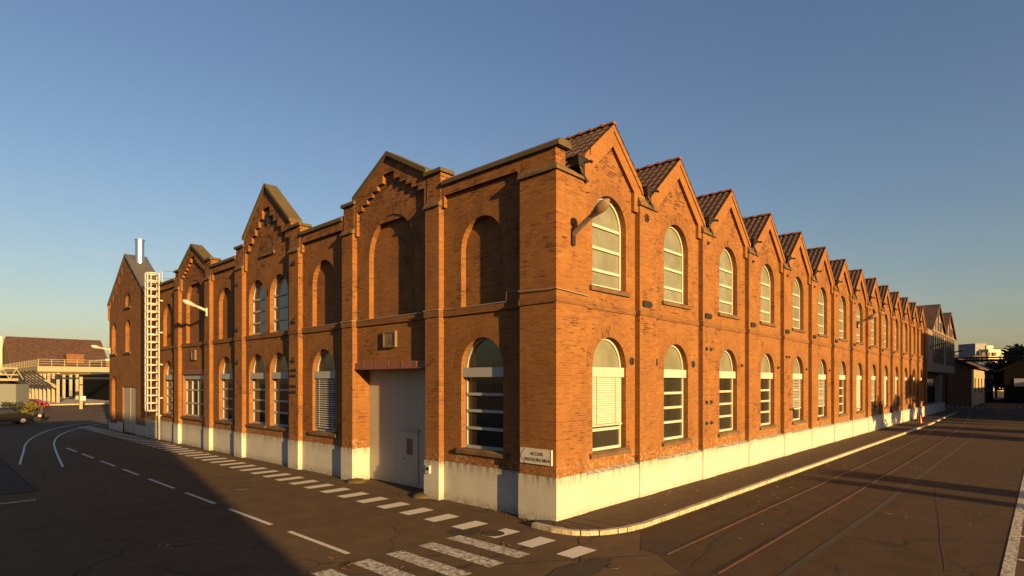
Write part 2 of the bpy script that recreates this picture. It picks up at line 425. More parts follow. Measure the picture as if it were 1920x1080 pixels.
def make_window(kind, S, c, w, zs, zspr, rev=REV, shutter=None, transoms=(), pane=GLASS, frame=FRAMEW, box=False, sill=True, slat=BLIND, arch=True, ring=True, d=None, fill=None):
    m = MB(); frame_bars(m, w, zs, zspr, rev, transoms, arch=arch)
    win = m.build('window', frame, None, recalc=True)
    g = MB()
    pts = arch_pts(0, w, zs, zspr) if arch else [(-w/2, zs), (-w/2, zspr), (w/2, zspr), (w/2, zs)]
    g.prism([(u, rev-.02, z) for u, z in pts], (0, .02, 0))
    o = g.build('pane', pane, None); o.parent = win
    if sill:
        s = MB(); zz = zs
        s.hexa([(-w/2-.16,-.09,zz-.15),(w/2+.16,-.09,zz-.15),(w/2+.16,rev,zz-.15),(-w/2-.16,rev,zz-.15),
                (-w/2-.16,-.09,zz-.05),(w/2+.16,-.09,zz-.05),(w/2+.16,.0,zz+.004),(-w/2-.16,.0,zz+.004)])
        s.box(-w/2+.003, w/2-.003, .0, rev-.07, zz-.1, zz+.012)
        o = s.build('sill', SILL, None); o.parent = win
    if box:
        b = MB(); b.box(-w/2+.004, w/2-.004, rev-.19, rev-.075, zspr-.29, zspr+.0)
        o = b.build('shutter_box', frame, None); o.parent = win
    if shutter is not None:
        b = MB(); z = zspr-.29; k = 0; st, op = shutter[1], shutter[2]
        while z-st > shutter[0]:
            if op: b.hexa([(-w/2+.05,rev-.16,z-.045),(w/2-.05,rev-.16,z-.045),(w/2-.05,rev-.095,z-.008),(-w/2+.05,rev-.095,z-.008),
                           (-w/2+.05,rev-.16,z-.037),(w/2-.05,rev-.16,z-.037),(w/2-.05,rev-.095,z),(-w/2+.05,rev-.095,z)])
            else: b.hexa([(-w/2+.05,rev-.125,z-st+.008),(w/2-.05,rev-.125,z-st+.008),(w/2-.05,rev-.10,z-st+.008),(-w/2+.05,rev-.10,z-st+.008),
                          (-w/2+.05,rev-.108,z),(w/2-.05,rev-.108,z),(w/2-.05,rev-.095,z),(-w/2+.05,rev-.095,z)])
            z -= st
        b.box(-w/2+.045, w/2-.045, rev-.15, rev-.09, z-.06, z-.005)
        for uu in (-w*.28, w*.28): b.box(uu-.012, uu+.012, rev-.170, rev-.163, z, zspr-.29)
        o = b.build('blind', slat, None); o.parent = win
    if ring and arch:
        o = ring_mb(0, w, zspr).build('arch', BRICKA, None); o.parent = win
    win.parent = fac
    place(win, S, c, d)
    return win
def place(win, S, c, d=None):
    if d is None: d = P if S == 'R' else PL
    if S == 'R': win.location = (c, d, 0)
    else: win.location = (d, c, 0); win.rotation_euler = (0, 0, -PI/2)
def put(src, S, c, d=None):
    o = copy_tree(src, fac); place(o, S, c, d); return o

WW = 1.83
UP = (6.62, 8.50)        # right, upper: sill, spring
LO = (1.72, 4.24)        # lower
UPL = (6.12, 7.93)       # left, upper

# ---- right facade
PITCH = 4.62; NB = 14
pier_u = [(0, 1.38)] + [(4.29+PITCH*i, 5.34+PITCH*i) for i in range(NB)]
bays = [(pier_u[i][1], pier_u[i+1][0]) for i in range(NB)]
RSLOPE = .88
RAP = [11.53] + [11.69]*(NB-1)
mw = MB()
for i, (a, b) in enumerate(bays):
    c = (a+b)/2
    zt = (lambda c_, ap: (lambda u: ap-.30-RSLOPE*abs(u-c_)))(c, RAP[i])
    wall_field(mw, 'R', a, b, 1.24, zt, P, [(c, WW, [(LO[0], LO[1], REV), (UP[0], UP[1], REV)])], brk=(c,))
mw.box(64.9, 65.4, .36, 35.2, 0, 9.6)
mw.build('wall', BRICK, fac, recalc=False)

mp = MB()
for i, (a, b) in enumerate(pier_u):
    m = MB()
    if i == 0:
        m.box(0, 1.38, 0, 1.3, 1.24, 9.45)
        m.box(.08, .50, .08, 1.3, 9.68, 10.09)
        s = MB(); s.hexa([(-.07,-.07,9.45),(1.42,-.07,9.45),(1.42,1.34,9.45),(-.07,1.34,9.45),(-.07,-.07,9.53),(1.42,-.07,9.53),(1.42,1.34,9.53),(-.07,1.34,9.53)])
        s.hexa([(-.068,-.068,9.531),(1.418,-.068,9.531),(1.418,1.338,9.531),(-.068,1.338,9.531),(.078,.078,9.70),(1.35,.078,9.62),(1.35,1.30,9.62),(.078,1.30,9.70)])
    else:
        m.box(a, b, 0, P+.01, 1.24, 9.45)
        s = MB(); s.hexa([(a-.05,-.07,9.45),(b+.05,-.07,9.45),(b+.05,P,9.45),(a-.05,P,9.45),(a-.05,-.07,9.52),(b+.05,-.07,9.52),(b+.02,.055,9.74),(a-.02,.055,9.74)])
    o = m.build('pier', BRICK, fac)
    so_ = s.build('pier_cap', SILL, o)

def gable_mesh(c, half_l, half_r, hl, hr, ap):
    """verge band: c apex u, half_l/half_r to the pier centres, hl/hr half field width"""
    m = MB(); d0, d1 = .06, P+.02
    z = lambda u: ap-RSLOPE*abs(u-c)
    ia = ap-.62; leg = .24
    def zi(u): return ia-.90*abs(u-c)
    for sgn, hp, hf in ((-1, half_l, hl), (1, half_r, hr)):
        ue = c+sgn*hp; uf = c+sgn*hf; ul = c+sgn*(hf-leg)
        m.fprism('R', [(c, z(c)), (c, ia), (ul, zi(ul)), (ul, z(ul))], d0, d1)
        m.fprism('R', [(ul, z(ul)), (ul, 9.22), (uf, 9.22), (uf, z(uf))], d0, d1)
        if abs(hp-hf) > .02: m.fprism('R', [(uf, z(uf)), (uf, 9.46), (ue, 9.46), (ue, z(ue))], d0+.004, d1)
    for sgn, hp in ((-1, half_l-.25), (1, half_r-.25)):        # raised verge strip
        ue = c+sgn*hp
        m.fprism('R', [(c, z(c)+.03), (c, z(c)-.17), (ue, z(ue)-.17), (ue, z(ue)+.03)], d0-.035, d0+.002)
    return m
RY1 = 35.0
def roof_mb(half_l, half_r, ap, rolls):
    """two tiled slopes in local coords (apex u = 0), real courses and rolls"""
    m = MB(); ys = []
    y = .02
    while y < (9.0 if rolls else .1): ys.append(y); y += .0433
    ys += [12, 20, RY1]
    L = .36
    for sgn, hp in ((-1, half_l), (1, half_r)):
        n = int(hp/(L*.75)); du = hp/n
        for k in range(n):
            ua, ub = sgn*k*du, sgn*(k+1)*du
            za, zb = ap-RSLOPE*abs(ua)+.05, ap-RSLOPE*abs(ub)+.05
            prev = None
            for y in ys:
                w_ = .028*math.cos(2*PI*y/.26) if y <= 9.0 else 0
                cur = ((ua, y, za+w_*.9), (ub, y, zb+w_+.05), (ub, y, zb+w_-.005))
                if prev:
                    m.add([prev[0], cur[0], cur[1], prev[1]]); m.add([prev[1], cur[1], cur[2], prev[2]])
                prev = cur
    return m
def ridge_mb(ap):
    m = MB(); y = .0; n = 8
    while y < 14:
        for r, ya, yb in ((.10, y, y+.42), (.125, y+.36, y+.46)):
            pr = [(r*math.cos(PI*k/n)*1.15, ya, ap+.03+r*math.sin(PI*k/n)) for k in range(n+1)]
            m.prism(pr, (0, yb-ya, 0))
        y += .42
    return m
rm = roof_mb(2.31, 2.31, 11.69, True).mesh('roof', TILE, recalc=False)
gm_ = gable_mesh(0, 2.31, 2.31, 1.785, 1.785, 11.69).mesh('gable', BRICKG)
dm = ridge_mb(11.69).mesh('ridge_tiles', RTILE)
for i, (a, b) in enumerate(bays):
    c = (a+b)/2
    if i == 0:
        g = gable_mesh(c, 1.46, 1.98, 1.455, 1.455, RAP[0]).build('gable', BRICKG, fac)
        r = roof_mb(2.25, 1.98, 0, True).build('roof', TILE, fac, recalc=False); r.location = (c, 0, RAP[0])
        dd = ridge_mb(0).build('ridge_tiles', RTILE, None); dd.parent = r
    else:
        g = bpy.data.objects.new('gable', gm_); C.objects.link(g); g.parent = fac; g.location = (c, 0, 0)
        r = bpy.data.objects.new('roof', rm); C.objects.link(r); r.parent = fac; r.location = (c, 0, 0)
        dd = bpy.data.objects.new('ridge_tiles', dm); C.objects.link(dd); dd.parent = r
# rain hoppers at the valleys
def hopper_mb():
    m = MB()
    m.hexa([(-.13,-.12,.0),(.13,-.12,.0),(.13,.20,.0),(-.13,.20,.0),(-.26,-.17,.24),(.26,-.17,.24),(.26,.30,.24),(-.26,.30,.24)])
    m.box(-.28,.28,-.19,.30,.24,.28)
    m.tube([(.10,-.10,.12),(.16,-.22,.14),(.20,-.34,.14),(.21,-.38,.09)], .05, 8)
    m.tube([(.0,-.05,.02),(.12,-.07,-.20),(.40,-.07,-.46)], .05, 6)
    return m
hp = hopper_mb()
hp.v = [(x*.82, y*.9, z*.82) for x, y, z in hp.v]
hp = hp.mesh('rain_hopper', IRON)
for i in range(NB):
    u = .98 if i == 0 else (pier_u[i][0]+pier_u[i][1])/2-.12
    o = bpy.data.objects.new('rain_hopper', hp); C.objects.link(o); o.parent = fac; o.location = (u, .0, 9.86 if i else 9.78)

# windows, right facade
T4 = (2.36, 2.88, 3.40)
T4L = (2.36, 2.90, 3.42)
cs = [(a+b)/2 for a, b in bays]
wu = make_window('up', 'R', cs[0], WW, UP[0], UP[1], transoms=(7.15, 7.82, 8.48), pane=FROST)
for c in cs[1:]: put(wu, 'R', c)
wl_open = make_window('low', 'R', cs[1], WW, LO[0], LO[1], transoms=T4, box=True)
wl_roll = make_window('low', 'R', cs[0], WW, LO[0], LO[1], transoms=T4, box=True, shutter=(2.48, .068, False))
wl_ven = make_window('low', 'R', cs[4], WW, LO[0], LO[1], transoms=T4, box=True, shutter=(2.42, .085, True))
wl_full = make_window('low', 'R', cs[7], WW, LO[0], LO[1], transoms=T4, box=True, shutter=(1.95, .068, False))
for i, k in ((2, wl_open), (3, wl_open), (5, wl_ven), (6, wl_open), (8, wl_ven), (9, wl_full), (10, wl_full), (11, wl_ven), (12, wl_open), (13, wl_open)):
    put(k, 'R', cs[i])
# the tympanum panes of the lower right windows are pale like the upper ones
tp = MB(); tp.prism([(u, REV-.026, z) for u, z in [(p[0]*.955, p[1]) for p in arch_pts(0, WW, LO[1]-.02, LO[1])]], (0, .004, 0))
tpm = tp.mesh('tympanum_pane', FROST)
for o in [o for o in fac.children if o.name.startswith('window') and o.rotation_euler.z == 0 and any(ch.name.startswith('shutter_box') for ch in o.children)]:
    t = bpy.data.objects.new('tympanum_pane', tpm); C.objects.link(t); t.parent = o

# ---- left facade
LP = [(4.80, 5.50), (9.90, 10.65), (14.20, 15.05), (20.05, 20.95), (24.40, 25.15), (29.45, 30.20), (33.90, 36.0)]
LB = [(1.30, 4.80), (5.50, 9.90), (10.65, 14.20), (15.05, 20.05), (20.95, 24.40), (25.15, 29.45), (30.20, 33.90)]
GAB = {1: (10.70, 11.86), 3: (10.93, 13.02), 5: (10.58, 11.76)}
mw = MB()
for i, (a, b) in enumerate(LB):
    c = (a+b)/2
    if i in GAB:
        z0_, z1_ = GAB[i]; sl_ = (z1_-z0_)/((b-a)/2)
        zt = (lambda c_, z1__, s_: (lambda u: z1__-s_*abs(u-c_)))(c, z1_-.02, sl_)
    else: zt = lambda u: 10.12
    UO = (UPL[0], UPL[1], .20); LO_ = (LO[0], LO[1], REV)
    if i == 1: cols = [(c, 4.38, [(1.24, ('rect', 4.27), .55)])]
    elif i == 3: cols = [(16.47, WW, [LO_, (UPL[0], 7.86, REV)]), (18.80, WW, [LO_, (UPL[0], 7.86, REV)])]
    elif i == 5: cols = [(c, 4.0, [(1.74, ('rect', 4.24), REV)])]
    else: cols = [(c, WW, [LO_, UO])]
    if i in (1, 5):
        # wide blind arch sits above: build the bay in two storeys
        lo, hi = MB(), None
        wall_field(mw, 'L', a, b, 1.24, lambda u: 6.0, PL, cols)
        wall_field(mw, 'L', a, b, 6.0, zt, PL, [(c, 2.76, [(UPL[0], 8.42, .20)])], brk=(c,))
    else:
        wall_field(mw, 'L', a, b, 1.24, zt, PL, cols, brk=(c,))
# parapet back and thickness
for i, (a, b) in enumerate(LB):
    if i not in GAB: mw.box(PL+.02, .50, a, b, 9.2, 10.12)
mw.box(.3, 65.4, 35.0, 35.2, 0, 9.6)
mw.build('wall', BRICK, fac, recalc=False)

def blind_arch(c, w, zs, zspr, rev=.20):
    g = MB()
    g.fprism('L', arch_pts(c, w, zs, zspr), PL+rev, PL+rev+.02)
    o = g.build('blind_arch', BRICK, fac)
    r = ring_mb(0, w, zspr, .36).build('arch', BRICKA, None); r.parent = o; r.location = (PL, c, 0); r.rotation_euler = (0,0,-PI/2)
for i, (a, b) in enumerate(LB):
    c = (a+b)/2
    if i in (1, 5): blind_arch(c, 2.76, UPL[0], 8.42)
    elif i != 3: blind_arch(c, WW, UPL[0], UPL[1])

for i, (a, b) in enumerate(LP):
    m = MB(); m.box(0, PL+.01, a, b, 1.24, 9.50)
    end = i == len(LP)-1
    m.box(.07, .52, a+.002, b-.002, 9.50, 10.58 if not end else 10.12)
    o = m.build('pier', BRICK, fac)
    s = MB(); s.hexa([(-.07,a-.05,9.47),(.10,a-.05,9.47),(.10,b+.05,9.47),(-.07,b+.05,9.47),(-.07,a-.05,9.53),(.068,a-.05,9.70),(.068,b+.05,9.70),(-.07,b+.05,9.53)])
    s.build('pier_cap', SILL, o)
    if not end:
        s = MB(); s.box(-.02, .60, a-.09, b+.09, 10.58, 10.70); s.build('coping', STONE, o)
# copings, friezes, corbelled gables
def coping(u0, u1, z):
    m = MB(); m.hexa([(-.0,u0,z),(.58,u0,z),(.58,u1,z),(-.0,u1,z),(-.0,u0,z+.10),(.58,u0,z+.10),(.58,u1,z+.10),(-.0,u1,z+.10)])
    m.hexa([(.0,u0,z+.101),(.58,u0,z+.101),(.58,u1,z+.101),(.0,u1,z+.101),(.10,u0,z+.20),(.48,u0,z+.20),(.48,u1,z+.20),(.10,u1,z+.20)])
    return m.build('coping', STONE, fac)
for i, (a, b) in enumerate(LB):
    c = (a+b)/2
    if i in GAB:
        z0_, z1_ = GAB[i]; hw = (b-a)/2; sl_ = (z1_-z0_)/hw
        zr = lambda u: z1_-sl_*abs(u-c)-.004
        m = MB(); n = 6; wst = (hw-.16)/n
        off = .62 if i != 3 else .95
        for sgn in (-1, 1):
            e = c+sgn*hw
            m.fprism('L', [(e, zr(e)), (e, 9.35), (e-sgn*.16, 9.35), (e-sgn*.16, zr(e-sgn*.16))], .085, PL+.02)
            for k in range(n):
                ua = e-sgn*(.16+k*wst); ub = e-sgn*(.16+(k+1)*wst)
                zb_ = zr((ua+ub)/2)-off + (0 if k < n-1 else .12)
                m.fprism('L', [(ua, zr(ua)), (ua, zb_), (ub, zb_), (ub, zr(ub))], .085, PL+.02)
        m.fprism('L', [(a, z0_-.02), (c, z1_-.02), (b, z0_-.02), (b, 9.6), (a, 9.6)], PL+.03, .5)
        m.build('corbel_gable', BRICK, fac)
        s = MB()
        for sgn in (-1, 1):
            e = c+sgn*(hw+.02)
            s.fprism('L', [(c, z1_+.16), (c, z1_), (e, zr(e)), (e, zr(e)+.16)], -.01, .62)
        s.build('coping', STONE, fac)
        if i == 3:
            st = MB(); zc_ = 11.55
            for k in range(4):
                an = PI*k/4
                dx_, dz_ = math.cos(an), math.sin(an)
                q = [(c+dx_*.30-dz_*.05, zc_+dz_*.30+dx_*.05), (c-dx_*.30-dz_*.05, zc_-dz_*.30+dx_*.05), (c-dx_*.30+dz_*.05, zc_-dz_*.30-dx_*.05), (c+dx_*.30+dz_*.05, zc_+dz_*.30-dx_*.05)]
                st.fprism('L', q, PL-.05-.003*k, PL)
            st.build('star_anchor', IRON, fac)
            ba = MB(); ba.fprism('L', arch_pts(c, 1.05, 9.95, 10.2), PL-.012, PL)
            o = ba.build('attic_arch', BRICKD, fac)
            rb = MB(); rb.box(PL-.09, PL, c-.72, c+.72, 9.80, 9.94); rb.build('sill', SILL, o)
            r = ring_mb(0, 1.05, 10.2, .24, -.03).build('arch', BRICKA, None); r.parent = o; r.location = (PL, c, 0); r.rotation_euler = (0,0,-PI/2)
    else:
        m = MB(); m.box(.085, PL+.02, a, b, 9.78, 10.119)
        m.box(.085, PL+.02, a, a+.16, 9.40, 9.78); m.box(.085, PL+.02, b-.16, b, 9.40, 9.78)
        m.build('frieze', BRICK, fac)
        u0_ = a+(-1.38 if i == 0 else .095); u1_ = b-.095
        if i == 6: u1_ = 36.0
        coping(u0_, u1_, 10.12 if i else 10.10)

# windows, left facade
lo_o = make_window('lowL', 'L', 3.05, WW, LO[0], LO[1], transoms=T4L, box=True, frame=FRAMEG)
for c in (16.47, 18.80, 22.675, 32.05): put(lo_o, 'L', c)
make_window('lowL', 'L', 12.425, WW, LO[0], LO[1], transoms=T4L, box=True, frame=FRAMEG, shutter=(1.84, .092, True), slat=BLINDG)
up_l = make_window('upL', 'L', 16.47, WW, UPL[0], 7.86, transoms=(6.70, 7.28, 7.86), frame=FRAMEG, sill=False)
put(up_l, 'L', 18.80)
# wide window
m = MB(); cw = 27.3
frame_bars(m, 4.0, 1.74, 4.24, REV, (2.52, 3.32), arch=False)
m.box(-2.0+.075, 2.0-.075, REV-.17, REV-.005, 3.96, 4.235)
for u in (-1.0, 0, 1.0): m.box(u-.05, u+.05, REV-.072, REV-.004, 1.84, 3.96)
win = m.build('window', FRAMEG, None); win.parent = fac; place(win, 'L', cw)
g = MB(); g.box(-2, 2, REV-.02, REV, 1.74, 4.24); o = g.build('pane', GLASS, None); o.parent = win
g = MB(); g.hexa([(-2.15,-.10,1.57),(2.15,-.10,1.57),(2.15,REV,1.57),(-2.15,REV,1.57),(-2.15,-.10,1.66),(2.15,-.10,1.66),(2.15,.10,1.745),(-2.15,.10,1.745)]); o = g.build('sill', SILL, None); o.parent = win
g = MB(); g.box(-2.14, 2.14, -.02, .05, 4.25, 4.52); o = g.build('lintel', RUST, None); o.parent = win

# string course following the wall profile
m = MB()
for a, b in pier_u:
    m.box(a-.03, b+.03, -.035, P if a else 1.3, 5.93, 6.10)
for a, b in bays: m.box(a+.03, b-.03, P-.045, P+.02, 5.93, 6.10)
m.box(-.035, .0, -.034, 1.33, 5.93, 6.10)
for a, b in LP: m.box(-.035, PL, a-.03, b+.03, 5.90, 6.10)
for a, b in LB: m.box(PL-.055, PL+.02, a+.03, b-.03, 5.90, 6.10)
m.build('string_course', BRICKD, fac)

# white plinth: piers proud, panels set back with a sloping ledge
def one(name, mat, parent, *boxes):
    m = MB()
    for bx_ in boxes: m.box(*bx_)
    return m.build(name, mat, parent)
one('plinth', WHITE, fac, (-.03, 1.40, -.03, 1.33, 0, 1.24))
for i, (a, b) in enumerate(pier_u[1:]): one('plinth', WHITE, fac, (a-.03, b+.03, -.03, P, 0, 1.24))
for i, (a, b) in enumerate(bays):
    m = MB(); y1 = P+.05; a += .031; b -= .031          # panel with a sloping ledge, one closed profile
    m.prism([(a,.003,0),(a,y1,0),(a,y1,1.245),(a,.003,1.165),(a,-.012,1.165),(a,-.012,1.13),(a,.003,1.13)], (b-a,0,0))
    m.build('plinth_panel', WHITE, fac)
for a, b in LP: one('plinth', WHITE, fac, (-.03, PL, a-.03, b+.03, 0, 1.24))
for i, (a, b) in enumerate(LB):
    if i != 1: one('plinth_panel', WHITE, fac, (PL-.03, PL+.06, a+.03, b-.03, 0, 1.239))
# door jambs
for y0, y1 in ((5.40, 5.53), (9.87, 10.0)): one('plinth', WHITE, fac, (PL, .74, y0, y1, 0, 1.24))
for y0, y1 in ((5.40, 5.50), (9.90, 10.0)): one('door_jamb', BRICK, fac, (PL+.011, .74, y0, y1, 1.24, 4.3))

# big sliding door with wicket
m = MB(); dx = .75
ys = [5.5, 6.38, 7.26, 8.14, 9.02, 9.90]
for a, b in zip(ys, ys[1:]): m.box(dx, dx+.05, a+.004, b-.004, .06, 4.30)
m.box(dx+.02, dx+.06, 5.5, 9.9, .03, 4.3)
m.box(dx-.02, dx, 5.5, 9.9, 4.12, 4.30)
door = m.build('door', DOORG, fac)
m = MB(); m.box(dx-.035, dx-.002, 6.80, 7.70, .16, 2.02)
wk = m.build('wicket_door', DOORG, door)
m = MB(); m.box(dx-.05, dx-.036, 7.12, 7.45, 1.18, 1.76)
m.build('glazed_panel', LAMPL, door)
m = MB(); m.box(dx-.09, dx-.036, 6.72, 7.80, 2.04, 2.09); m.build('drip_rail', DOORG, door)
m = MB(); m.tube([(dx-.037,7.6,1.02),(dx-.09,7.6,1.02),(dx-.09,7.5,1.02)], .014, 6); m.build('handle', IRON, door)
m = MB(); m.box(PL-.10, PL+.04, 5.505, 9.895, 4.29, 4.52); m.box(PL-.14, PL+.04, 5.505, 9.895, 4.262, 4.288)
bm_ = m.build('lintel_beam', RUST, fac)
m = MB()
for u in (6.1, 6.9, 7.7, 8.5, 9.3):
    for z in (4.36, 4.46): m.lathe([(.02,0),(.02,-.015),(.008,-.03)], (PL-.10, u, z), 'x', 8)
m.build('bolts', RUST, bm_)

# wall anchors
disc = MB(); disc.lathe([(.13,0),(.13,-.03),(.05,-.045),(.05,-.075),(.02,-.09)], (0,0,0), 'y', 14); discm = disc.mesh('wall_anchor', IRON)
sm = MB(); sm.lathe([(.075,0),(.075,-.03),(.03,-.04),(.03,-.09)], (0,0,0), 'y', 10); smm = sm.mesh('wall_anchor', IRON)
bar = MB(); bar.prism([(-.27,0,-.055),(-.22,0,-.10),(.22,0,-.10),(.27,0,-.055),(.27,0,.055),(.22,0,.10),(-.22,0,.10),(-.27,0,.055)], (0,-.05,0)); bar.box(.25,.33,-.045,-.005,-.03,.03); barm = bar.mesh('anchor_plate', IRON)
sb = MB(); sb.prism([(-.24,0,-.045),(.24,0,-.045),(.24,0,.045),(-.24,0,.045)], (0,-.05,0)); sbm = sb.mesh('anchor_plate', IRON)
def anch(me, S, u, z, d):
    o = bpy.data.objects.new(me.name.split('.')[0], me); C.objects.link(o); o.parent = fac
    if S == 'R': o.location = (u, d, z)
    else: o.location = (d, u, z); o.rotation_euler = (0,0,-PI/2)
for i in range(1, NB):
    pc = (pier_u[i][0]+pier_u[i][1])/2
    anch(discm if i == 1 else smm, 'R', pc-.10, 9.12, 0); anch(barm, 'R', pc-.1, 6.32, 0)
for u in (4.08, 5.62, 8.45): anch(discm, 'R', u, 4.46, P)
for i in (2, 3, 4, 5): anch(smm, 'R', bays[i][1]-.40, 4.5, P)
anch(smm, 'R', bays[2][0]+.1, 4.46, P)
for u in (-.25, .17): 
    for z in (5.06, 3.02, 2.22): anch(smm, 'R', 9.435+u, z, 0)
    anch(smm, 'R', 18.675+u, 5.05, 0); anch(smm, 'R', 18.675+u+.6, 2.4, 0)
for u, z in ((14.55, 9.0), (14.55, 6.45), (14.6, 4.75), (20.6, 8.75), (20.6, 6.45), (20.6, 4.8)): anch(discm, 'L', u, z, 0)
for z in (4.32, 4.08, 3.62, 3.36): anch(sbm, 'L', 14.55, z, 0)

# ---------------------------------------------------------------- gabled annex
anx = thing('gabled_annex', 'narrow gabled brick annex with grey metal roof edge and pale double door', 'building', (0, 40.8, 0))
ya, yb, yc = 36.0, 45.6, 40.8
ZE, ZP = 10.0, 13.2
zt = lambda u: ZP-(ZP-ZE)/4.8*abs(u-yc)
m = MB(); AD = -.03
AR = .24
wall_field(m, 'L', ya, yb, .45, lambda u: 5.0, AD, [(40.0, 3.5, [(.45, ('rect', 3.45), .15)]), (44.2, 1.4, [(.75, 3.55, AR)])])
wall_field(m, 'L', ya, yb, 5.0, zt, AD, [(40.3, 1.3, [(6.0, 7.75, AR), (9.35, 9.72, .16)]), (44.2, 1.3, [(6.0, 7.75, AR)])], brk=(yc,))
m2 = MB()
m.box(AD, 12, ya, ya+.02, .45, ZE); m.box(AD, 12, yb-.02, yb, .45, ZE); m.box(11.9, 12, ya, yb, 0, ZE)
m.build('wall', BRICK, anx, recalc=False)
for c, w_, zs, zspr, rv, mat in ((40.3, 1.3, 6.0, 7.75, AR, FROST), (44.2, 1.3, 6.0, 7.75, AR, FROST), (40.3, 1.3, 9.35, 9.72, .16, BRICK), (44.2, 1.4, .75, 3.55, AR, BRICK)):
    g = MB(); g.fprism('L', arch_pts(c, w_, zs, zspr), AD+rv-.01, AD+rv+.02); o = g.build('window', mat, anx)
    if mat is FROST:
        f = MB(); f.box(AD+rv-.03, AD+rv-.011, c-.03, c+.03, zs, zspr+.6); o2 = f.build('mullion', FRAMEW, o)
        for k in range(5):
            f = MB(); f.box(AD+rv-.034, AD+rv-.012, c-w_/2, c+w_/2, zs+.3+k*.36, zs+.34+k*.36); f.build('glazing_bar', FRAMEW, o)
    s = MB(); s.box(AD-.11, AD+.1, c-w_/2-.16, c+w_/2+.16, zs-.13, zs); s.build('sill', SILL, o)
    h = ring_mb(0, w_, zspr, .24, -.004).build('arch', BRICKA, None); h.parent = o; h.location = Vector((AD, c, 0))-anx.location; h.rotation_euler = (0,0,-PI/2)
m = MB(); m.box(AD+.10, AD+.15, 38.25, 39.96, .05, 3.45); m.box(AD+.10, AD+.15, 40.0, 41.75, .05, 3.45); m.box(AD+.08, AD+.099, 39.93, 40.03, .05, 3.44)
d_ = m.build('door', DOORP, anx)
for q in ((AD-.03, AD+.02, ya, 38.25, 0, .75), (AD-.03, AD+.02, 41.75, 43.5, 0, .75), (AD-.03, AD+.02, 44.9, yb+.03, 0, .75), (AD-.03, AD+.02, 43.5, 44.9, 0, .7), (AD+.02, 12, yb, yb+.03, 0, .75)): one('plinth', WHITE, anx, q)
m = MB()
m = MB()
for sgn in (-1, 1):
    e = yc+sgn*4.98
    m.fprism('L', [(yc, ZP+.14), (yc, ZP-.02), (e, zt(e)-.02), (e, zt(e)+.14)], AD-.12, 1.3)
    for k in range(5):                                    # corbel blocks under the verge
        u = yc+sgn*(1.0+k*.85)
        m2 = MB(); m2.fprism('L', [(u, zt(u)-.1), (u, zt(u)-.62), (u+.20, zt(u+.2)-.62), (u+.20, zt(u+.2)-.1)], AD-.035, AD+.01); m2.build('corbel', BRICK, anx)
m2 = MB(); m2.box(AD-.08, AD+.4, yb-.02, yb+.10, 8.7, 9.9); m2.build('corbel', BRICK, anx)
rf = m.build('roof', LEAD, anx)
m = MB(); m.fprism('L', [(ya, .5), (yb, .5), (yb, ZE-.1), (yc, ZP-.1), (ya, ZE-.1)], 1.1, 1.25); m.build('gable_back', LEAD, anx)
m = MB(); m.lathe([(.30,12.6),(.30,14.30),(.34,14.30),(.34,14.36),(.27,14.36)], (.62, 39.9, 0), 'z', 20)
m.build('flue', STEEL, anx, smooth=False)

# ---------------------------------------------------------------- caged ladder and roof railing
lad = thing('caged_ladder', 'tall cream painted caged ladder fixed to the brick wall beside annex', 'ladder', (0, 33.4, 0))
for y in (33.17, 33.63): one('stringer', CREAM, lad, (-.03, .03, y-.035, y+.035, 1.55 if y > 33.5 else 1.0, 10.95))
z = 1.9
while z < 10.7:
    m = MB(); m.tube([(0, 33.2, z), (0, 33.6, z)], .018, 6); m.build('rung', CREAM, lad); z += .28
cx, r = -.36, .40
for k_ in range(19):
    z = 1.92+.498*k_; n = 20; b_ = 0; m = MB()
    for k in range(n):
        an = 2*PI*k/n
        m.v += [(cx+rr*math.cos(an), 33.4+rr*math.sin(an), zz) for rr, zz in ((r,z-.035),(r,z+.035),(r-.02,z+.035),(r-.02,z-.035))]
    for k in range(n):
        for j in range(4): m.f.append((4*k+j, 4*k+(j+1) % 4, 4*((k+1) % n)+(j+1) % 4, 4*((k+1) % n)+j))
    m.build('cage_hoop', CREAM, lad)
for an in (PI*.62, PI*.81, PI, PI*1.19, PI*1.38):
    x, y = cx+(r-.03)*math.cos(an), 33.4+(r-.03)*math.sin(an); one('cage_strap', CREAM, lad, (x-.025, x+.025, y-.025, y+.025, 1.92, 10.9))
for z in (1.55, 2.7, 4.9, 7.0, 9.1): one('wall_bracket', CREAM, lad, (-.02, PL+.02, 33.10, 33.16, z, z+.08))
one('foot_post', CREAM, lad, (-.05, .05, 33.12, 33.24, 0, 1.6))

rl = thing('roof_railing', 'thin metal guard railing along flat roof behind the ladder top', 'railing', (.9, 31.5, 10.12))
m = MB()
for z in (10.65, 11.15): m.tube([(.25, 33.4, z), (1.0, 33.0, z), (1.0, 30.4, z)], .022, 6)
m.build('rails', LAMPG, rl)
for x, y in ((.25, 33.4), (1.0, 33.0), (1.0, 31.7), (1.0, 30.4)):
    m = MB(); m.tube([(x,y,10.1),(x,y,11.15)], .025, 6); m.build('post', CREAM, rl)

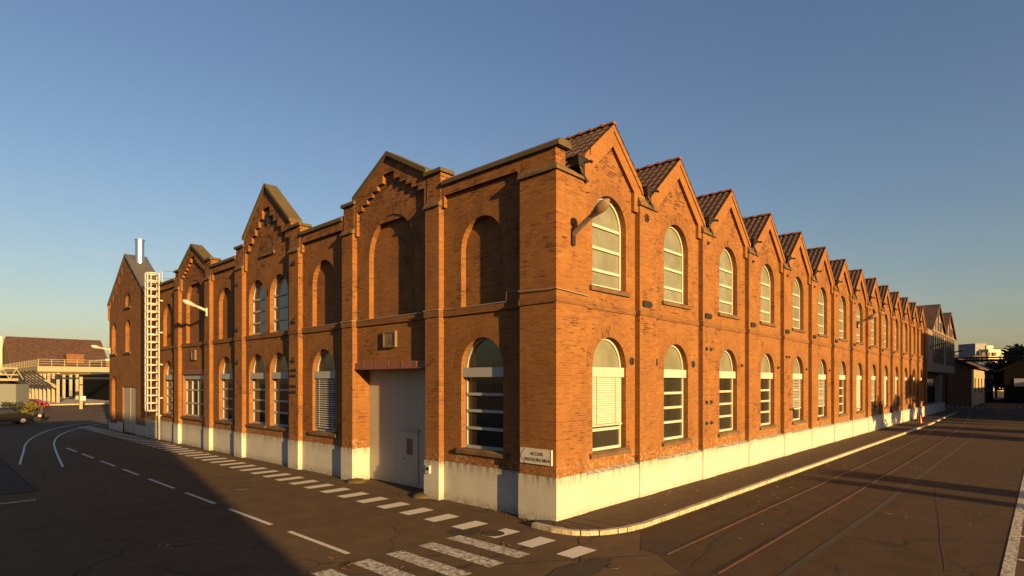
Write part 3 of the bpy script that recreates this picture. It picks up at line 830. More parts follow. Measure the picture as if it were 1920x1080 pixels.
# ---------------------------------------------------------------- cable, sign, plaques, small things on the wall
m = MB(); z = 6.125
pts = [(-.05, 1.31, z), (-.05, 0, z), (-.05,-.05, z), (1.4,-.05, z), (1.45, P-.06, z-.01)]
m.tube([(PL-.065, 4.78, z), (PL-.065, 1.95, z), (PL-.065, 1.93, z+.28), (PL-.065, 1.34, z+.27), (-.05, 1.31, z+.20), (-.05, -.05, z+.16), (1.39, -.05, z+.10)], .016, 6)
m.tube([(PL-.065, 4.78, z), (-.05, 4.76, z), (-.05, 5.54, z), (PL-.07, 5.56, z), (PL-.07, 9.86, z), (-.05, 9.86, z), (-.05, 10.69, z), (PL-.07, 10.7, z), (PL-.07, 14.1, z)], .018, 6)
tag(m.build('cable', simple('cable_grey', (.20,.17,.135), .5)), 'thin pale cable running along the string course from the corner', 'cable')
def text_mesh(body, size, name, mat, ext=.003, bold=0.):
    cu = bpy.data.curves.new(name, 'FONT'); cu.body = body; cu.size = size; cu.extrude = ext; cu.align_x = 'LEFT'; cu.offset = bold
    t = bpy.data.objects.new(name, cu); C.objects.link(t)
    dg = bpy.context.evaluated_depsgraph_get(); me = bpy.data.meshes.new_from_object(t.evaluated_get(dg)); me.name = name
    bpy.data.objects.remove(t); me.materials.clear(); me.materials.append(mat)
    return me
sg = thing('direction_sign', 'white sign reading ACCUEIL VISITEURS MEA on the brick corner pier', 'sign', (-.03, .68, 1.72))
m = MB(); m.box(-.05, -.004, .12, 1.24, 1.56, 1.98); m.build('panel', SIGNW, sg)
m = MB(); m.box(-.056, -.0505, .12, .145, 1.56, 1.98); m.build('edge_trim', FRAMEW, sg)
def lettering(me, y, z, parent, x, sx=1., kind='lettering'):
    xs = [v.co.x for v in me.vertices]; w0, w1 = min(xs), max(xs)
    o = bpy.data.objects.new(kind, me); C.objects.link(o); o.parent = parent
    M = Matrix(((0,0,-1,x),(-1,0,0,y),(0,1,0,z),(0,0,0,1)))
    o.matrix_local = Matrix.Translation(-parent.location) @ M @ Matrix.Diagonal((sx,1,1,1))
    return w1-w0
t1 = text_mesh('ACCUEIL', .125, 'lettering', INK, bold=.0006); t2 = text_mesh('VISITEURS MEA', .125, 'lettering', INK, bold=.0006)
w1 = max(v.co.x for v in t1.vertices); w2 = max(v.co.x for v in t2.vertices)
lettering(t1, .855, 1.80, sg, -.052, .46/w1); lettering(t2, 1.085, 1.635, sg, -.052, .92/w2)
m = MB()
for p in ((1.235, 1.77, 1.07, 1.975), (1.235, 1.77, 1.07, 1.565)):
    y0, z0, y1, z1 = p; dy, dz = y1-y0, z1-z0; l = math.hypot(dy, dz); nx, nz = -dz/l*.008, dy/l*.008
    m.prism([(-.0525, y0+nx, z0+nz), (-.0525, y1+nx, z1+nz), (-.0525, y1-nx, z1-nz), (-.0525, y0-nx, z0-nz)], (.002, 0, 0))
m.build('arrow_lines', INK, sg)
def plaque(y, z, w, h, label):
    pq = thing('number_plaque', label, 'plaque', (PL, y, z))
    m = MB(); m.box(PL-.07, PL+.002, y-w/2, y+w/2, z-h/2, z+h/2); m.build('panel', PLATE, pq)
    m = MB()
    for a in ((y-w/2, y-w/2+.06, z-h/2, z+h/2), (y+w/2-.06, y+w/2, z-h/2, z+h/2), (y-w/2+.06, y+w/2-.06, z-h/2, z-h/2+.06), (y-w/2+.06, y+w/2-.06, z+h/2-.06, z+h/2)):
        m.box(PL-.095, PL-.071, *a)
    m.build('border', PLATE, pq)
    return pq
pq = plaque(7.70, 5.32, .74, .58, 'square stone plaque with number 33 above the big grey door')
t3 = text_mesh('33', .22, 'lettering', INK, bold=.004); lettering(t3, 7.70+.05, 5.16, pq, PL-.074)
plaque(27.3, 5.38, .62, .58, 'square blank plaque above the wide four light window')
kb = thing('intercom_box', 'small white intercom box on plinth right of the grey door', 'intercom', (-.03, 5.3, .95))
m = MB(); m.box(-.10, -.031, 5.17, 5.36, .82, 1.08); m.build('housing', FRAMEW, kb)
m = MB(); m.box(-.106, -.101, 5.21, 5.32, .92, 1.02); m.build('screen', BLACKP, kb)
for i, (x, y, lb) in enumerate(((.02, 5.62, 'low rough guard stone at the right jamb of the grey door'), (.05, 9.78, 'low rough guard stone at the left jamb of the grey door'))):
    m = MB(); m.lathe([(.40,0),(.36,.06),(.27,.10),(.12,.13),(.02,.135)], (x-.02, y-(.0 if i == 0 else .1), 0), 'z', 12)
    o = m.build('guard_stone', STONE, None, smooth=True); tag(o, lb, 'guard stone', 'guard stones at the door')

# ---------------------------------------------------------------- wall mounted street lamps
def lamp(base, out, rise, reach, label, scale=1., light=False, plate=True):
    """out = unit horizontal direction"""
    L = thing('wall_lamp', label, 'street lamp', base, 0, 'street lamps bracketed on the walls')
    o = Vector((out[0], out[1], 0)); b = Vector(base); side = Vector((-o.y, o.x, 0))
    m = MB(); tip = b+o*reach+Vector((0,0,rise)); st = b+o*.02
    m.tube([st, b+(tip-b)*.5, tip], [.065*scale, .07*scale, .07*scale], 8)
    m.build('arm', CREAM if light else LAMPG, L)
    m = MB(); m.box(b.x-.07, b.x+.07, b.y-.07, b.y+.07, b.z-.30, b.z+.16); m.build('bracket', CREAM if light else IRON, L)
    ax_ = (tip-b).normalized(); upv = side.cross(ax_)*1.0
    if upv.z < 0: upv = -upv
    def bowl(name, mat, sgn, h):
        m = MB(); nseg = 10; na = 9; ln = .74*scale; rings = []
        for k in range(nseg+1):
            t = k/nseg; wdt = scale*.165*(min(1, .36+.64*(t/.55))**1.1 if t < .55 else max(.0, 1-((t-.55)/.46)**2.6)**.6); ring = []
            for j in range(na):
                a = PI*j/(na-1)
                ring.append(tip+ax_*(t*ln-.04)+side*wdt*math.cos(a)+upv*(sgn*h*scale*math.sin(a)*(wdt/(.165*scale))))
            rings.append(ring)
        for r0, r1 in zip(rings, rings[1:]):
            for j in range(na-1): m.add([r0[j], r0[j+1], r1[j+1], r1[j]])
        m.add(rings[0]); m.add(rings[-1])
        return m.build(name, mat, L, smooth=True)
    hd = bowl('lamp_head', CREAM if light else LAMPG, 1, .11)
    bowl('lens', LAMPL if not light else CREAM, -1, .15)
    return L
lamp((.70, 0, 7.83), (-.12, -1), .34, .66, 'dark lamp on the corner pier beside the first upper window', 1.02)
lamp((0, 24.75, 7.75), (-1, .05), .20, .50, 'pale lamp on slim arm casting a shadow over the blind arches', 1.1, True)
lamp((33.2, 0, 7.8), (-.0, -1), .22, .45, 'grey lamp halfway along the sunlit sawtooth facade', 1.2)
lamp((-.02, 45.4, 6.35), (-1, .1), .12, .5, 'stubby pale lamp at the outer corner of the gabled annex', 1.1, True)

# ---------------------------------------------------------------- ground, road, pavement, markings
m = MB(); m.add([(-900,-900,0),(900,-900,0),(900,900,0),(-900,900,0)])
tag(m.build('ground', ASPH), kind='structure')
ROADM = asphalt('street_asphalt', (.052,.034,.020), (.086,.056,.033))
m = MB(); m.add([(-1.3,-4.2,.003),(.2,-2.4,.003),(1.2,-1.86,.003),(60,-1.9,.003),(140,-.9,.003),(140,-8.9,.003),(-2,-8.95,.003),(-3.2,-6.5,.003)])
tag(m.build('road', ROADM, recalc=False), kind='structure')
# pavement with a rounded corner and a kerb of single stones
def kerb_line():
    pts = [(-.62, .35), (-.66,-.35), (-.55,-.90), (-.28,-1.28), (.12,-1.58), (.65,-1.78), (1.3,-1.88), (2.2,-1.90)]
    x = 3.2
    while x < 78: pts.append((x, -1.90-.004*x if x < 50 else -2.1+(x-50)*.02)); x += 1.0
    return pts
kl = kerb_line()
m = MB(); KH = .12
def inset(p, q, w):
    d = Vector((q[0]-p[0], q[1]-p[1])).normalized(); return Vector((-d.y, d.x))*w
poly = [(p[0], p[1]) for p in kl]
for (p, q) in zip(poly, poly[1:]):
    n0 = inset(p, q, .14)
    fx = lambda s_: max(s_[0]+n0.x, -.2)
    m.add([(p[0]+n0.x, p[1]+n0.y, KH-.012), (q[0]+n0.x, q[1]+n0.y, KH-.012), (max(q[0]+n0.x, .1), .2, KH-.012), (max(p[0]+n0.x, .1), .2, KH-.012)])
tag(m.build('pavement', PAVE, recalc=False), kind='structure')
m = MB()
fine = []
for p, q in zip(poly, poly[1:]):
    n_ = 2 if p[0] < 1.4 else 1
    for k in range(n_): fine.append(((p[0]+(q[0]-p[0])*k/n_), (p[1]+(q[1]-p[1])*k/n_)))
fine.append(poly[-1])
for i, (p, q) in enumerate(zip(fine, fine[1:])):
    n0 = inset(p, q, .17); d = Vector((q[0]-p[0], q[1]-p[1])); g_ = .012/d.length
    a = (p[0]+d.x*g_, p[1]+d.y*g_); b = (q[0]-d.x*g_, q[1]-d.y*g_); h = KH+random.uniform(-.006, .006); jit = random.uniform(-.008,.011)
    m.hexa([(a[0],a[1]+jit,-.05),(b[0],b[1]+jit,-.05),(b[0]+n0.x,b[1]+n0.y,-.05),(a[0]+n0.x,a[1]+n0.y,-.05),
            (a[0]+n0.x*.12,a[1]+jit+n0.y*.12,h),(b[0]+n0.x*.12,b[1]+jit+n0.y*.12,h),(b[0]+n0.x,b[1]+n0.y,h),(a[0]+n0.x,a[1]+n0.y,h)])
tag(m.build('kerb', KERB), kind='structure')
m = MB()                                                   # channel strip along the kerb
for p, q in zip(poly[3:], poly[4:]):
    n0 = inset(p, q, -.10); m.add([(p[0],p[1],.009),(q[0],q[1],.009),(q[0]+n0.x,q[1]+n0.y,.009),(p[0]+n0.x,p[1]+n0.y,.009)])
tag(m.build('gutter', PAVE, recalc=False), kind='structure')

def quadstrip(m, pts, w, z):
    for i in range(len(pts)-1):
        p, q = Vector(pts[i]), Vector(pts[i+1]); d = (q-p).normalized(); n_ = Vector((-d.y, d.x))*w/2
        m.add([(p.x+n_.x,p.y+n_.y,z),(q.x+n_.x,q.y+n_.y,z),(q.x-n_.x,q.y-n_.y,z),(p.x-n_.x,p.y-n_.y,z)])
# edge dashes along the left facade
m = MB(); y = -1.85
while y < 50:
    x0, x1 = -2.03+.014*y*(y > 0), -1.17+.026*y*(y > 0)
    if y > 36: x0 += .0
    if y > 34: x1 = min(x1, -.35)
    hw = .25
    m.add([(x0,y-hw+.03,.011),(x1,y-hw,.011),(x1,y+hw,.011),(x0,y+hw-.0,.011)]); y += 1.17
tag(m.build('edge_marking', PAINT, recalc=False), kind='structure')
m = MB()
for xc in (-6.12, -5.22, -4.37, -3.47, -2.62): m.add([(xc-.21,-1.18,.011),(xc+.21,-1.20,.011),(xc+.20,1.12,.011),(xc-.22,1.14,.011)])
tag(m.build('crosswalk', PAINTW, recalc=False), kind='structure')
m = MB()
for y0, y1 in ((1.77, 4.56), (5.56, 8.34), (9.45, 12.04), (13.26, 16.2), (17.61, 19.86), (21.17, 23.78), (25.2, 27.8), (29.1, 31.7)):
    m.add([(-5.18,y0,.011),(-5.06,y0,.011),(-5.06,y1,.011),(-5.18,y1,.011)])
tag(m.build('centre_line', PAINT, recalc=False), kind='structure')
m = MB(); m.box(-2, 60, -9.06, -8.86, .0, .011)
for x in (4.4, 6.9, 9.4, 11.9, 14.4, 16.9): m.box(x-.05, x+.05, -13.5, -9.061, .0, .011)
m.box(-11.5, -8.8, 14.3, 14.42, 0, .011)
m.add([(2.2,95.0,.011),(5.0,90.5,.011),(5.12,90.6,.011),(2.3,95.2,.011)])
quadstrip(m, [(-4.6,104),(2.0,101),(6.5,92)], .25, .011); quadstrip(m, [(-8.6,47),(-7.0,57),(-4.0,63)], .14, .011); quadstrip(m, [(-10.5,41),(-7.7,40)], .12, .011)
tag(m.build('bay_lines', PAINTW, recalc=False), kind='structure')
# seams and patches
m = MB()
def wob(p, q, n=14, a=.05): return [(p[0]+(q[0]-p[0])*k/n+random.uniform(-a,a), p[1]+(q[1]-p[1])*k/n+random.uniform(-a,a)) for k in range(n+1)]
for p, q, w_ in (((-9.5,3.2),(-.35,-3.4),.035), ((-9.5,2.0),(-.85,-4.7),.035), ((-.2,-5.77),(40,-5.9),.16), ((-8,6.5),(-2.2,5.0),.03), ((-7.8,-.75),(-1.9,-.78),.05), ((-2.0,5.2),(-.1,2.6),.04), ((-1.0,-4.2),(3.5,-3.6),.03), ((-.6,-1.2),(-3.0,-3.0),.03),
                 ((-8.8,6.0),(-7.9,2.4),.03), ((-6.8,9.3),(-.6,8.5),.03), ((4.2,-3.4),(4.8,-4.7),.03), ((-.3,2.0),(.0,34),.10), ((2.5,-8.0),(16,-6.3),.03), ((-3,14),(-5,26),.03)):
    quadstrip(m, wob(p, q, 16, .03), w_, .007)
tag(m.build('road_seams', SEAM, recalc=False), kind='structure')
m = MB()
def blob(cx, cy, rx, ry, n=18, j=.15): m.add([(cx+rx*math.cos(2*PI*k/n)*random.uniform(1-j,1+j), cy+ry*math.sin(2*PI*k/n)*random.uniform(1-j,1+j), .0068) for k in range(n)])
m.add([(-9.6,-.5,.0068),(-8.0,-.5,.0068),(-7.9,2.6,.0068),(-9.4,2.7,.0068)])
for a in ((.35,-3.0,.9,.5), (3.0,-3.9,2.2,.28), (-2.1,1.3,.5,.35), (-2.6,-2.6,1.1,.35)): blob(*a)
m.add([(-30,16,.0068),(-8.5,16.3,.0068),(-8.3,28.5,.0068),(-8.8,60,.0068),(-30,60,.0068)])
tag(m.build('asphalt_patches', PATCH, recalc=False), kind='structure')
m = MB(); quadstrip(m, [(-8.8,60),(-8.25,28.5),(-8.45,16.3),(-30,15.8)], .12, .03); tag(m.build('island_kerb', PAVE, recalc=False), kind='structure')

# rail tracks
def rail_mb(pts, w=.065, h=.014):
    m = MB(); pts = [Vector((p[0], p[1], 0)) for p in pts]
    for i in range(len(pts)-1):
        p, q = pts[i], pts[i+1]; d = (q-p).normalized(); n_ = Vector((-d.y, d.x, 0))*w/2
        m.hexa([p+n_, q+n_, q-n_, p-n_]+[x+Vector((0,0,h)) for x in (p+n_, q+n_, q-n_, p-n_)])
    return m
def smooth_curve(P_, n=6):
    out = []
    for i in range(len(P_)-1):
        p0, p1, p2, p3 = P_[max(i-1,0)], P_[i], P_[i+1], P_[min(i+2,len(P_)-1)]
        for k in range(n):
            t = k/n
            out.append(tuple(.5*((2*p1[a])+(-p0[a]+p2[a])*t+(2*p0[a]-5*p1[a]+4*p2[a]-p3[a])*t*t+(-p0[a]+3*p1[a]-3*p2[a]+p3[a])*t**3) for a in (0,1)))
    return out+[P_[-1]]
tr = thing('rail_track', 'straight rusty rails sunk in the road beside the sunlit pavement', 'rail track', (0,-4,0))
for y0 in (-3.40, -4.75):
    x0 = -.40 if y0 > -4 else -.86
    pts = [(x0, y0)]+[(x, y0+(0 if x < 20 else (x-20)**2*.0006)) for x in range(2, 90, 4)]
    o = rail_mb(pts, .06, .018).build('rail', RAILR, tr)
    m = MB(); quadstrip(m, [(p[0], p[1]+.075) for p in pts], .07, .009); m.build('flange_groove', SEAM, o, recalc=False)
tr2 = thing('rail_track', 'curved shiny rails sweeping past the annex in the shaded yard', 'rail track', (-5,38,0))
rail_mb(smooth_curve([(-7.95,25.0),(-7.1,31),(-6.2,37.1),(-4.8,43.4),(-2.87,49.5),(.2,55.2),(5,61)]), .085, .02).build('rail', RAILS, tr2)
rail_mb(smooth_curve([(-6.75,22.7),(-5.66,31.5),(-4.84,37),(-3.7,42.2),(-1.95,47.4),(.6,52.4),(5.5,58.5)]), .085, .02).build('rail', RAILS, tr2)
# manholes
for x, y, r, lb in ((-3.45, 11.6, .33, 'round rusty manhole cover in the sunlit road near the dashes'), (-1.74, .62, .28, 'worn manhole cover cutting into a white edge dash'), (-1.9, -3.0, .13, 'tiny round iron cover in the road before the kerb')):
    m = MB(); m.lathe([(r,0),(r,.012),(r-.03,.016),(r-.05,.012),(r*.5,.014),(.01,.014)], (x,y,0), 'z', 24); tag(m.build('manhole_cover', MANH), lb, 'manhole cover', 'manhole covers in the road')
# fallen leaves
m = MB()
def leaf(x, y, z, s):
    a = random.uniform(0, 2*PI); t = random.uniform(.2, .9); cs_, sn_ = math.cos(a), math.sin(a)
    pr = [(-1,0,0),(-.35,.55,.25),(.4,.5,.35),(1,0,.1),(.4,-.5,.3),(-.35,-.55,.2)]
    m.add([(x+s*(p[0]*cs_-p[1]*sn_), y+s*(p[0]*sn_+p[1]*cs_), z+.012+s*p[2]*t) for p in pr])
for _ in range(150):
    x = random.uniform(3, 55); leaf(x, -random.choice([.15, .3, .5, 1.0, 1.5])*random.uniform(.5, 1.2)-.05, KH, random.uniform(.04,.09))
for _ in range(90):
    x = random.uniform(6, 50); leaf(x, -2.0-random.random()**2*1.3, 0, random.uniform(.04,.09))
for cx, cy in ((-5.5,1.75),(-5.6,1.0),(-4.9,.2),(-2.3,-.3),(4.2,-.4),(5.6,-.3),(-9,1.2),(-7.6,5.5),(10.5,-.9),(7.5,-6.2),(12,-6.9),(-2.2,-.2),(-9.8,.2)):
    for _ in range(4): leaf(cx+random.gauss(0,.08), cy+random.gauss(0,.08), KH if (cx > 0 and cy > -1.8) else 0, random.uniform(.03,.065))
for _ in range(50): leaf(random.uniform(0,45), random.uniform(-8.5,-2.2), 0, random.uniform(.04,.07))
tag(m.build('fallen_leaves', LEAFM, recalc=False), 'dry orange leaves scattered on pavement and along the kerb', 'leaves', kind='stuff')
# dirt and weeds at the foot of the left wall
m = MB()
for _ in range(260):
    y = random.choice([random.uniform(1.3,5), random.uniform(-.1,1.2), random.uniform(9.9,16), random.uniform(16,34)]); x = (.13 if y > 1.3 else -.05)-abs(random.gauss(0,.12)); s = random.uniform(.012,.035); a = random.uniform(0,PI)
    if 5.5 < y < 9.9: continue
    m.add([(x-s*math.cos(a), y-s*math.sin(a), .002), (x+s*math.cos(a), y+s*math.sin(a), .002), (x+random.uniform(-.03,.03), y+random.uniform(-.03,.03), s*random.uniform(.8,2.2))])
tag(m.build('weeds', simple('dry_weed', (.028,.022,.01), .9, var=.4), recalc=False), 'dry weeds and litter along the foot of the white plinth', 'weeds', kind='stuff')

# ---------------------------------------------------------------- right background
ext = thing('modern_extension', 'brown clad modern extension with two overhanging glazed gables', 'building', (65.8, 0, 0))
m = MB(); m.box(65.8, 91.2, .0, 20, 4.95, 9.7); m.box(65.8, 72, .6, 20, .9, 4.95)
for c in (74.2, 85.4):
    pass
m.build('wall', BROWNC, ext)
for c in (74.2, 85.4):
    m = MB(); m.fprism('R', [(c-5.6, 9.7), (c+5.6, 9.7), (c, 12.75)], .02, .3); m.build('gable', simple('pale_gable_panel', (.19,.145,.085), .7), ext)
for c in (74.2, 85.4):
    m = MB()
    for sgn in (-1, 1):
        e = c+sgn*6.0
        m.fprism('R', [(c, 13.2), (c, 12.86), (e, 9.75), (e, 10.05)], -.22, 20)
    m.build('roof', FTILE, ext)
    for k in range(5):
        u = c-3.6+k*1.8; h = 12.5-abs(u-c)*.54-.4
        m = MB(); m.box(u-.62, u+.62, -.03, .0, 6.0, 9.4); m.build('window', GLASS, ext)
        if abs(u-c) < 2.5:
            m = MB(); m.box(u-.45, u+.45, -.02, .019, 9.9, h-.1); m.build('window', GLASS, ext)
    m = MB()
    for k in range(6): u = c-4.5+k*1.8; m.box(u-.06, u+.06, -.10, .0, 6.0, 9.6)
    m.box(c-5.6, c+5.6, -.12, .0, 9.62, 9.84)
    for u in (c-2.6, c, c+2.6): m.box(u-.1, u+.1, -.10, .02, 9.84, 12.6-abs(u-c)*.54)
    m.build('mullions', BROWNC, ext)
for u0, u1 in ((68, 71.5), (72.2, 76.0)):
    m = MB(); m.box(u0, u1, .55, .62, 1.3, 4.8); m.build('window', GLASS, ext)
m = MB(); m.box(79.5, 80.2, .3, 1.0, 0, 4.95); m.box(88.5, 91, 2, 20, 0, 4.95); m.build('post', WOODW, ext)
m = MB(); m.box(65.45, 80, -.05, .55, 0, 1.15); m.build('plinth', WHITE, ext)
lamp((67.4, 0, 7.7), (.02, -1), .2, .5, 'distant lamp on the brown extension next to sawtooth facade', 1.2)
lamp((90.8, 0, 8.0), (.02, -1), .1, .3, 'farthest lamp at the end of the brown extension', 1.3)

bh = thing('brick_house', 'dark brick house with sunlit end wall behind the brown extension', 'building', (100, -1, 0))
m = MB(); m.box(100, 150, -1.2, 14, 0, 6.4); m.fprism('L', [(-1.2,6.4),(14,6.4),(6.4,10.2)], 100.02, 149.9); m.build('wall', BRICKB, bh)
m = MB(); m.box(100.1, 150, -1.26, -1.203, .0, 6.2); m.build('end_wall', simple('pale_plaster', (.23,.18,.11), .85, var=.2), bh)
m = MB(); m.prism([(99.4,-1.9,6.1),(99.4,6.4,10.5),(99.4,6.4,10.2),(99.4,-1.9,5.85)], (51,0,0)); m.prism([(99.4,14.7,6.1),(99.4,6.4,10.5),(99.4,6.4,10.2),(99.4,14.7,5.85)], (51,0,0)); m.build('roof', FTILE, bh)
for k in range(7):
    m = MB(); u = 104+k*6.5; m.box(u+1, u+2.2, -1.31, -1.262, 2.0, 4.4); m.build('window', GLASS, bh)

ap = thing('apartment_block', 'white apartment block with grey rooftop storey in the distance', 'building', (225, 20, 0))
D = Vector((.7338, .6796, 0)); X = Vector((.6794,-.7337,0))
def at(u, t): return Vector((CAMP.x, CAMP.y, 0))+D*t+X*((u-960)/1080*t)
def oriented(m, c, hx, hy, z0, z1, ang):
    ca, sa = math.cos(ang), math.sin(ang)
    pts = [(c.x+ca*sx*hx-sa*sy*hy, c.y+sa*sx*hx+ca*sy*hy) for sx, sy in ((-1,-1),(1,-1),(1,1),(-1,1))]
    m.hexa([(x,y,z0) for x,y in pts]+[(x,y,z1) for x,y in pts])
A = math.atan2(-.7337,.6794)
T = 240
m = MB(); oriented(m, at(1851, T+6), 5.6, 6, 0, 3.8+T*61/1080, A+.12); m.build('wall', WHITEB, ap)
m = MB(); oriented(m, at(1823, T+7), 2.6, 4, 14, 3.8+T*73/1080, A+.12); m.build('penthouse', GREYB, ap)
m = MB(); c = at(1840, T+7); oriented(m, c, 1.6, 4, 14, 3.8+T*69/1080, A+.12); m.build('roof_block', WHITEB, ap)
for u, v in ((1843,664),(1853,664),(1864,664),(1845,676),(1860,676),(1850,690),(1862,690),(1850,704),(1862,704)):
    m = MB(); oriented(m, at(u, T-.6), .7, .35, 3.8+T*(716-v-3)/1080, 3.8+T*(716-v+3)/1080, A+.12); m.build('window', GLASS, ap)
m = MB(); ap2 = thing('apartment_block', 'smaller peach coloured block beside the white apartment block', 'building', at(1885, 300))
oriented(m, at(1881, 300), 4.0, 5, 0, 3.8+300*44/1080, A); m.build('wall', WHITEB, ap2)
for u in (1875, 1881, 1887):
    m = MB(); oriented(m, at(u, 294.9), .7, .3, 3.8+300*34/1080, 3.8+300*40/1080, A); m.build('window', GLASS, ap2)

p = at(1837, 150)
up = thing('utility_pole', 'dark utility pole with crossarm in front of the white block', 'utility pole', p)
m = MB(); m.tube([(p.x,p.y,0),(p.x,p.y,12.4)], [.22,.14], 8); m.build('pole', BARK, up)
m = MB(); m.tube([p+X*-1.6+Vector((0,0,10.5)), p+X*1.6+Vector((0,0,10.5))], .16, 6); m.tube([p+X*-1.1+Vector((0,0,8.6)), p+X*1.1+Vector((0,0,8.6))], .12, 6); m.build('crossarm', BARK, up)
m = MB(); a_, b_ = at(1858, 150)+Vector((0,0,12.5)), at(1935, 150)+Vector((0,0,12.4)); m.tube([p+Vector((0,0,12.2)), a_*.5+(p+Vector((0,0,12.2)))*.5+Vector((0,0,-.1)), a_, b_], .035, 5)
tag(m.build('overhead_wire', IRON), 'thin overhead wire leaving the utility pole to the right', 'wire')
pb = thing('pipe_bridge', 'dark pipe bridge spanning the far end of the road', 'pipe bridge', (96, -3, 0))
m = MB()
for z in (7.0, 7.35): m.tube([(96, 1.5, z), (96,-9.5,z-.05)], .12, 6)
m.box(95.8, 96.2, -9.5, 1.5, 6.75, 6.9); m.build('pipes', IRON, pb)
for y in (1.4, -8.6): 
    m = MB(); m.box(95.9, 96.1, y-.1, y+.1, 0, 6.9); m.build('support', IRON, pb)

def tree(base, h, rad, label, seed, mat=FOL, n=2200, trunk=.28, crown_lo=.25, leaf=.34, group=None, name='tree'):
    random.seed(seed); T_ = thing(name, label, 'tree' if name == 'tree' else 'bush', base, 0, group); b = Vector(base)
    m = MB(); m.tube([b, b+Vector((.1,.1,h*.35)), b+Vector((.0,.15,h*.75))], [trunk, trunk*.7, trunk*.25], 8)
    for k in range(7):
        a = random.uniform(0,2*PI); z = h*random.uniform(.3,.6); m.tube([b+Vector((.05,.05,z)), b+Vector((math.cos(a)*rad*.4, math.sin(a)*rad*.4, z+h*.14)), b+Vector((math.cos(a)*rad*.75, math.sin(a)*rad*.75, z+h*.2))], [trunk*.4, trunk*.22, .03], 5)
    m.build('trunk', BARK, T_)
    cl = [(Vector((random.gauss(0,rad*.42), random.gauss(0,rad*.42), h*random.uniform(crown_lo+.1, .92))), rad*random.uniform(.25,.5)) for _ in range(16)]
    m = MB()
    for _ in range(n):
        c, r = random.choice(cl); d = Vector((random.gauss(0,1), random.gauss(0,1), random.gauss(0,1))).normalized()*r*random.random()**.4
        p = b+c+d
        if p.z < b.z+.05: continue
        s = leaf*random.uniform(.5,1.3); n_ = Vector((random.gauss(0,1), random.gauss(0,1), random.gauss(0,1))).normalized(); t = n_.orthogonal().normalized(); q = n_.cross(t)
        m.add([p-t*s, p+q*s*.55, p+t*s, p-q*s*.55])
    m.build('crown', mat, T_, recalc=False); random.seed(seed+99)
    return T_
G_ = 'trees at the far end of the road'
tree(tuple(at(1922, 108)), 11.0, 3.4, 'wide dark tree cut by the right edge at the road end', 13, n=2800, group=G_)
tree(tuple(at(1903, 114)), 9.6, 2.8, 'tall dark tree standing before the shade-darkened shed window', 12, n=2600, group=G_)
tree(tuple(at(1868, 135)), 8.5, 3.2, 'dark rounded tree under the white block at the road end', 3, n=2600, group=G_)
tree(tuple(at(1890, 128)), 8.0, 2.6, 'dark tree against the shade-darkened shed at the road end', 5, n=2200, group=G_)
tree(tuple(at(1847, 170)), 6.5, 3.2, 'low far tree below the white block beside the brick house', 9, n=1800, group=G_)

ds = thing('dark_shed', 'shade-darkened shed with sloping roof closing the right edge of the road', 'building', (127,-7,0))
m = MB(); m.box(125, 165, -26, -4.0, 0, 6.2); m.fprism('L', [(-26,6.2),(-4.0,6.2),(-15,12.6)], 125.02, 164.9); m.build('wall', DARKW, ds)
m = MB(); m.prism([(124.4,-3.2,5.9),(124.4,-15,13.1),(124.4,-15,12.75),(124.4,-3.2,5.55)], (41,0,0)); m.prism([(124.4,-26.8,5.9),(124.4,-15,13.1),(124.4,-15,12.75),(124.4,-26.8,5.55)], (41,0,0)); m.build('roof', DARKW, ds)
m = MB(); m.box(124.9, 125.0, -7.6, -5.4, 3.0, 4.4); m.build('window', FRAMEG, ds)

# chain barrier
cb = thing('chain_barrier', 'red and white chain barrier hung across the far road', 'barrier', (78,-4,0))
xs_ = 78.0; pts = []
for k in range(41):
    t = k/40; y = 1.0-9.6*t; z = .92-.28*(1-(2*t-1)**2)
    pts.append(Vector((xs_, y, z)))
mr, mwh = MB(), MB()
for k in range(40): (mr if k % 2 else mwh).tube([pts[k], pts[k+1]], .055, 5)
mr.build('red_links', RED, cb); mwh.build('white_links', FRAMEW, cb)
for y in (1.0, -8.6):
    m = MB(); m.tube([(xs_,y,0),(xs_,y,1.0)], .06, 8); m.build('post', FRAMEW, cb)
cn = thing('traffic_cone', 'red traffic cone on the pavement near the far end of the facade', 'cone', (50.3,-1.35,KH-.01))
m = MB(); m.lathe([(.16,.04),(.12,.30),(.03,.75),(.02,.76)], (50.3,-1.35,KH-.01), 'z', 14); m.build('cone_body', RED, cn)
m = MB(); m.box(50.06,50.54,-1.59,-1.11,KH-.01,KH+.03); m.build('base', RUBBER, cn)
b_ = at(1830, 120); bn = thing('waste_bin', 'blue wheeled bin at the far end of the road', 'bin', b_)
m = MB(); m.hexa([(b_.x-.5,b_.y-.5,.1),(b_.x+.5,b_.y-.5,.1),(b_.x+.5,b_.y+.5,.1),(b_.x-.5,b_.y+.5,.1),(b_.x-.65,b_.y-.7,1.3),(b_.x+.65,b_.y-.7,1.3),(b_.x+.65,b_.y+.7,1.3),(b_.x-.65,b_.y+.7,1.3)]); m.build('body', BLUE, bn)
m = MB(); m.box(b_.x-.7,b_.x+.7,b_.y-.75,b_.y+.75,1.3,1.42); m.build('lid', BLUE, bn)

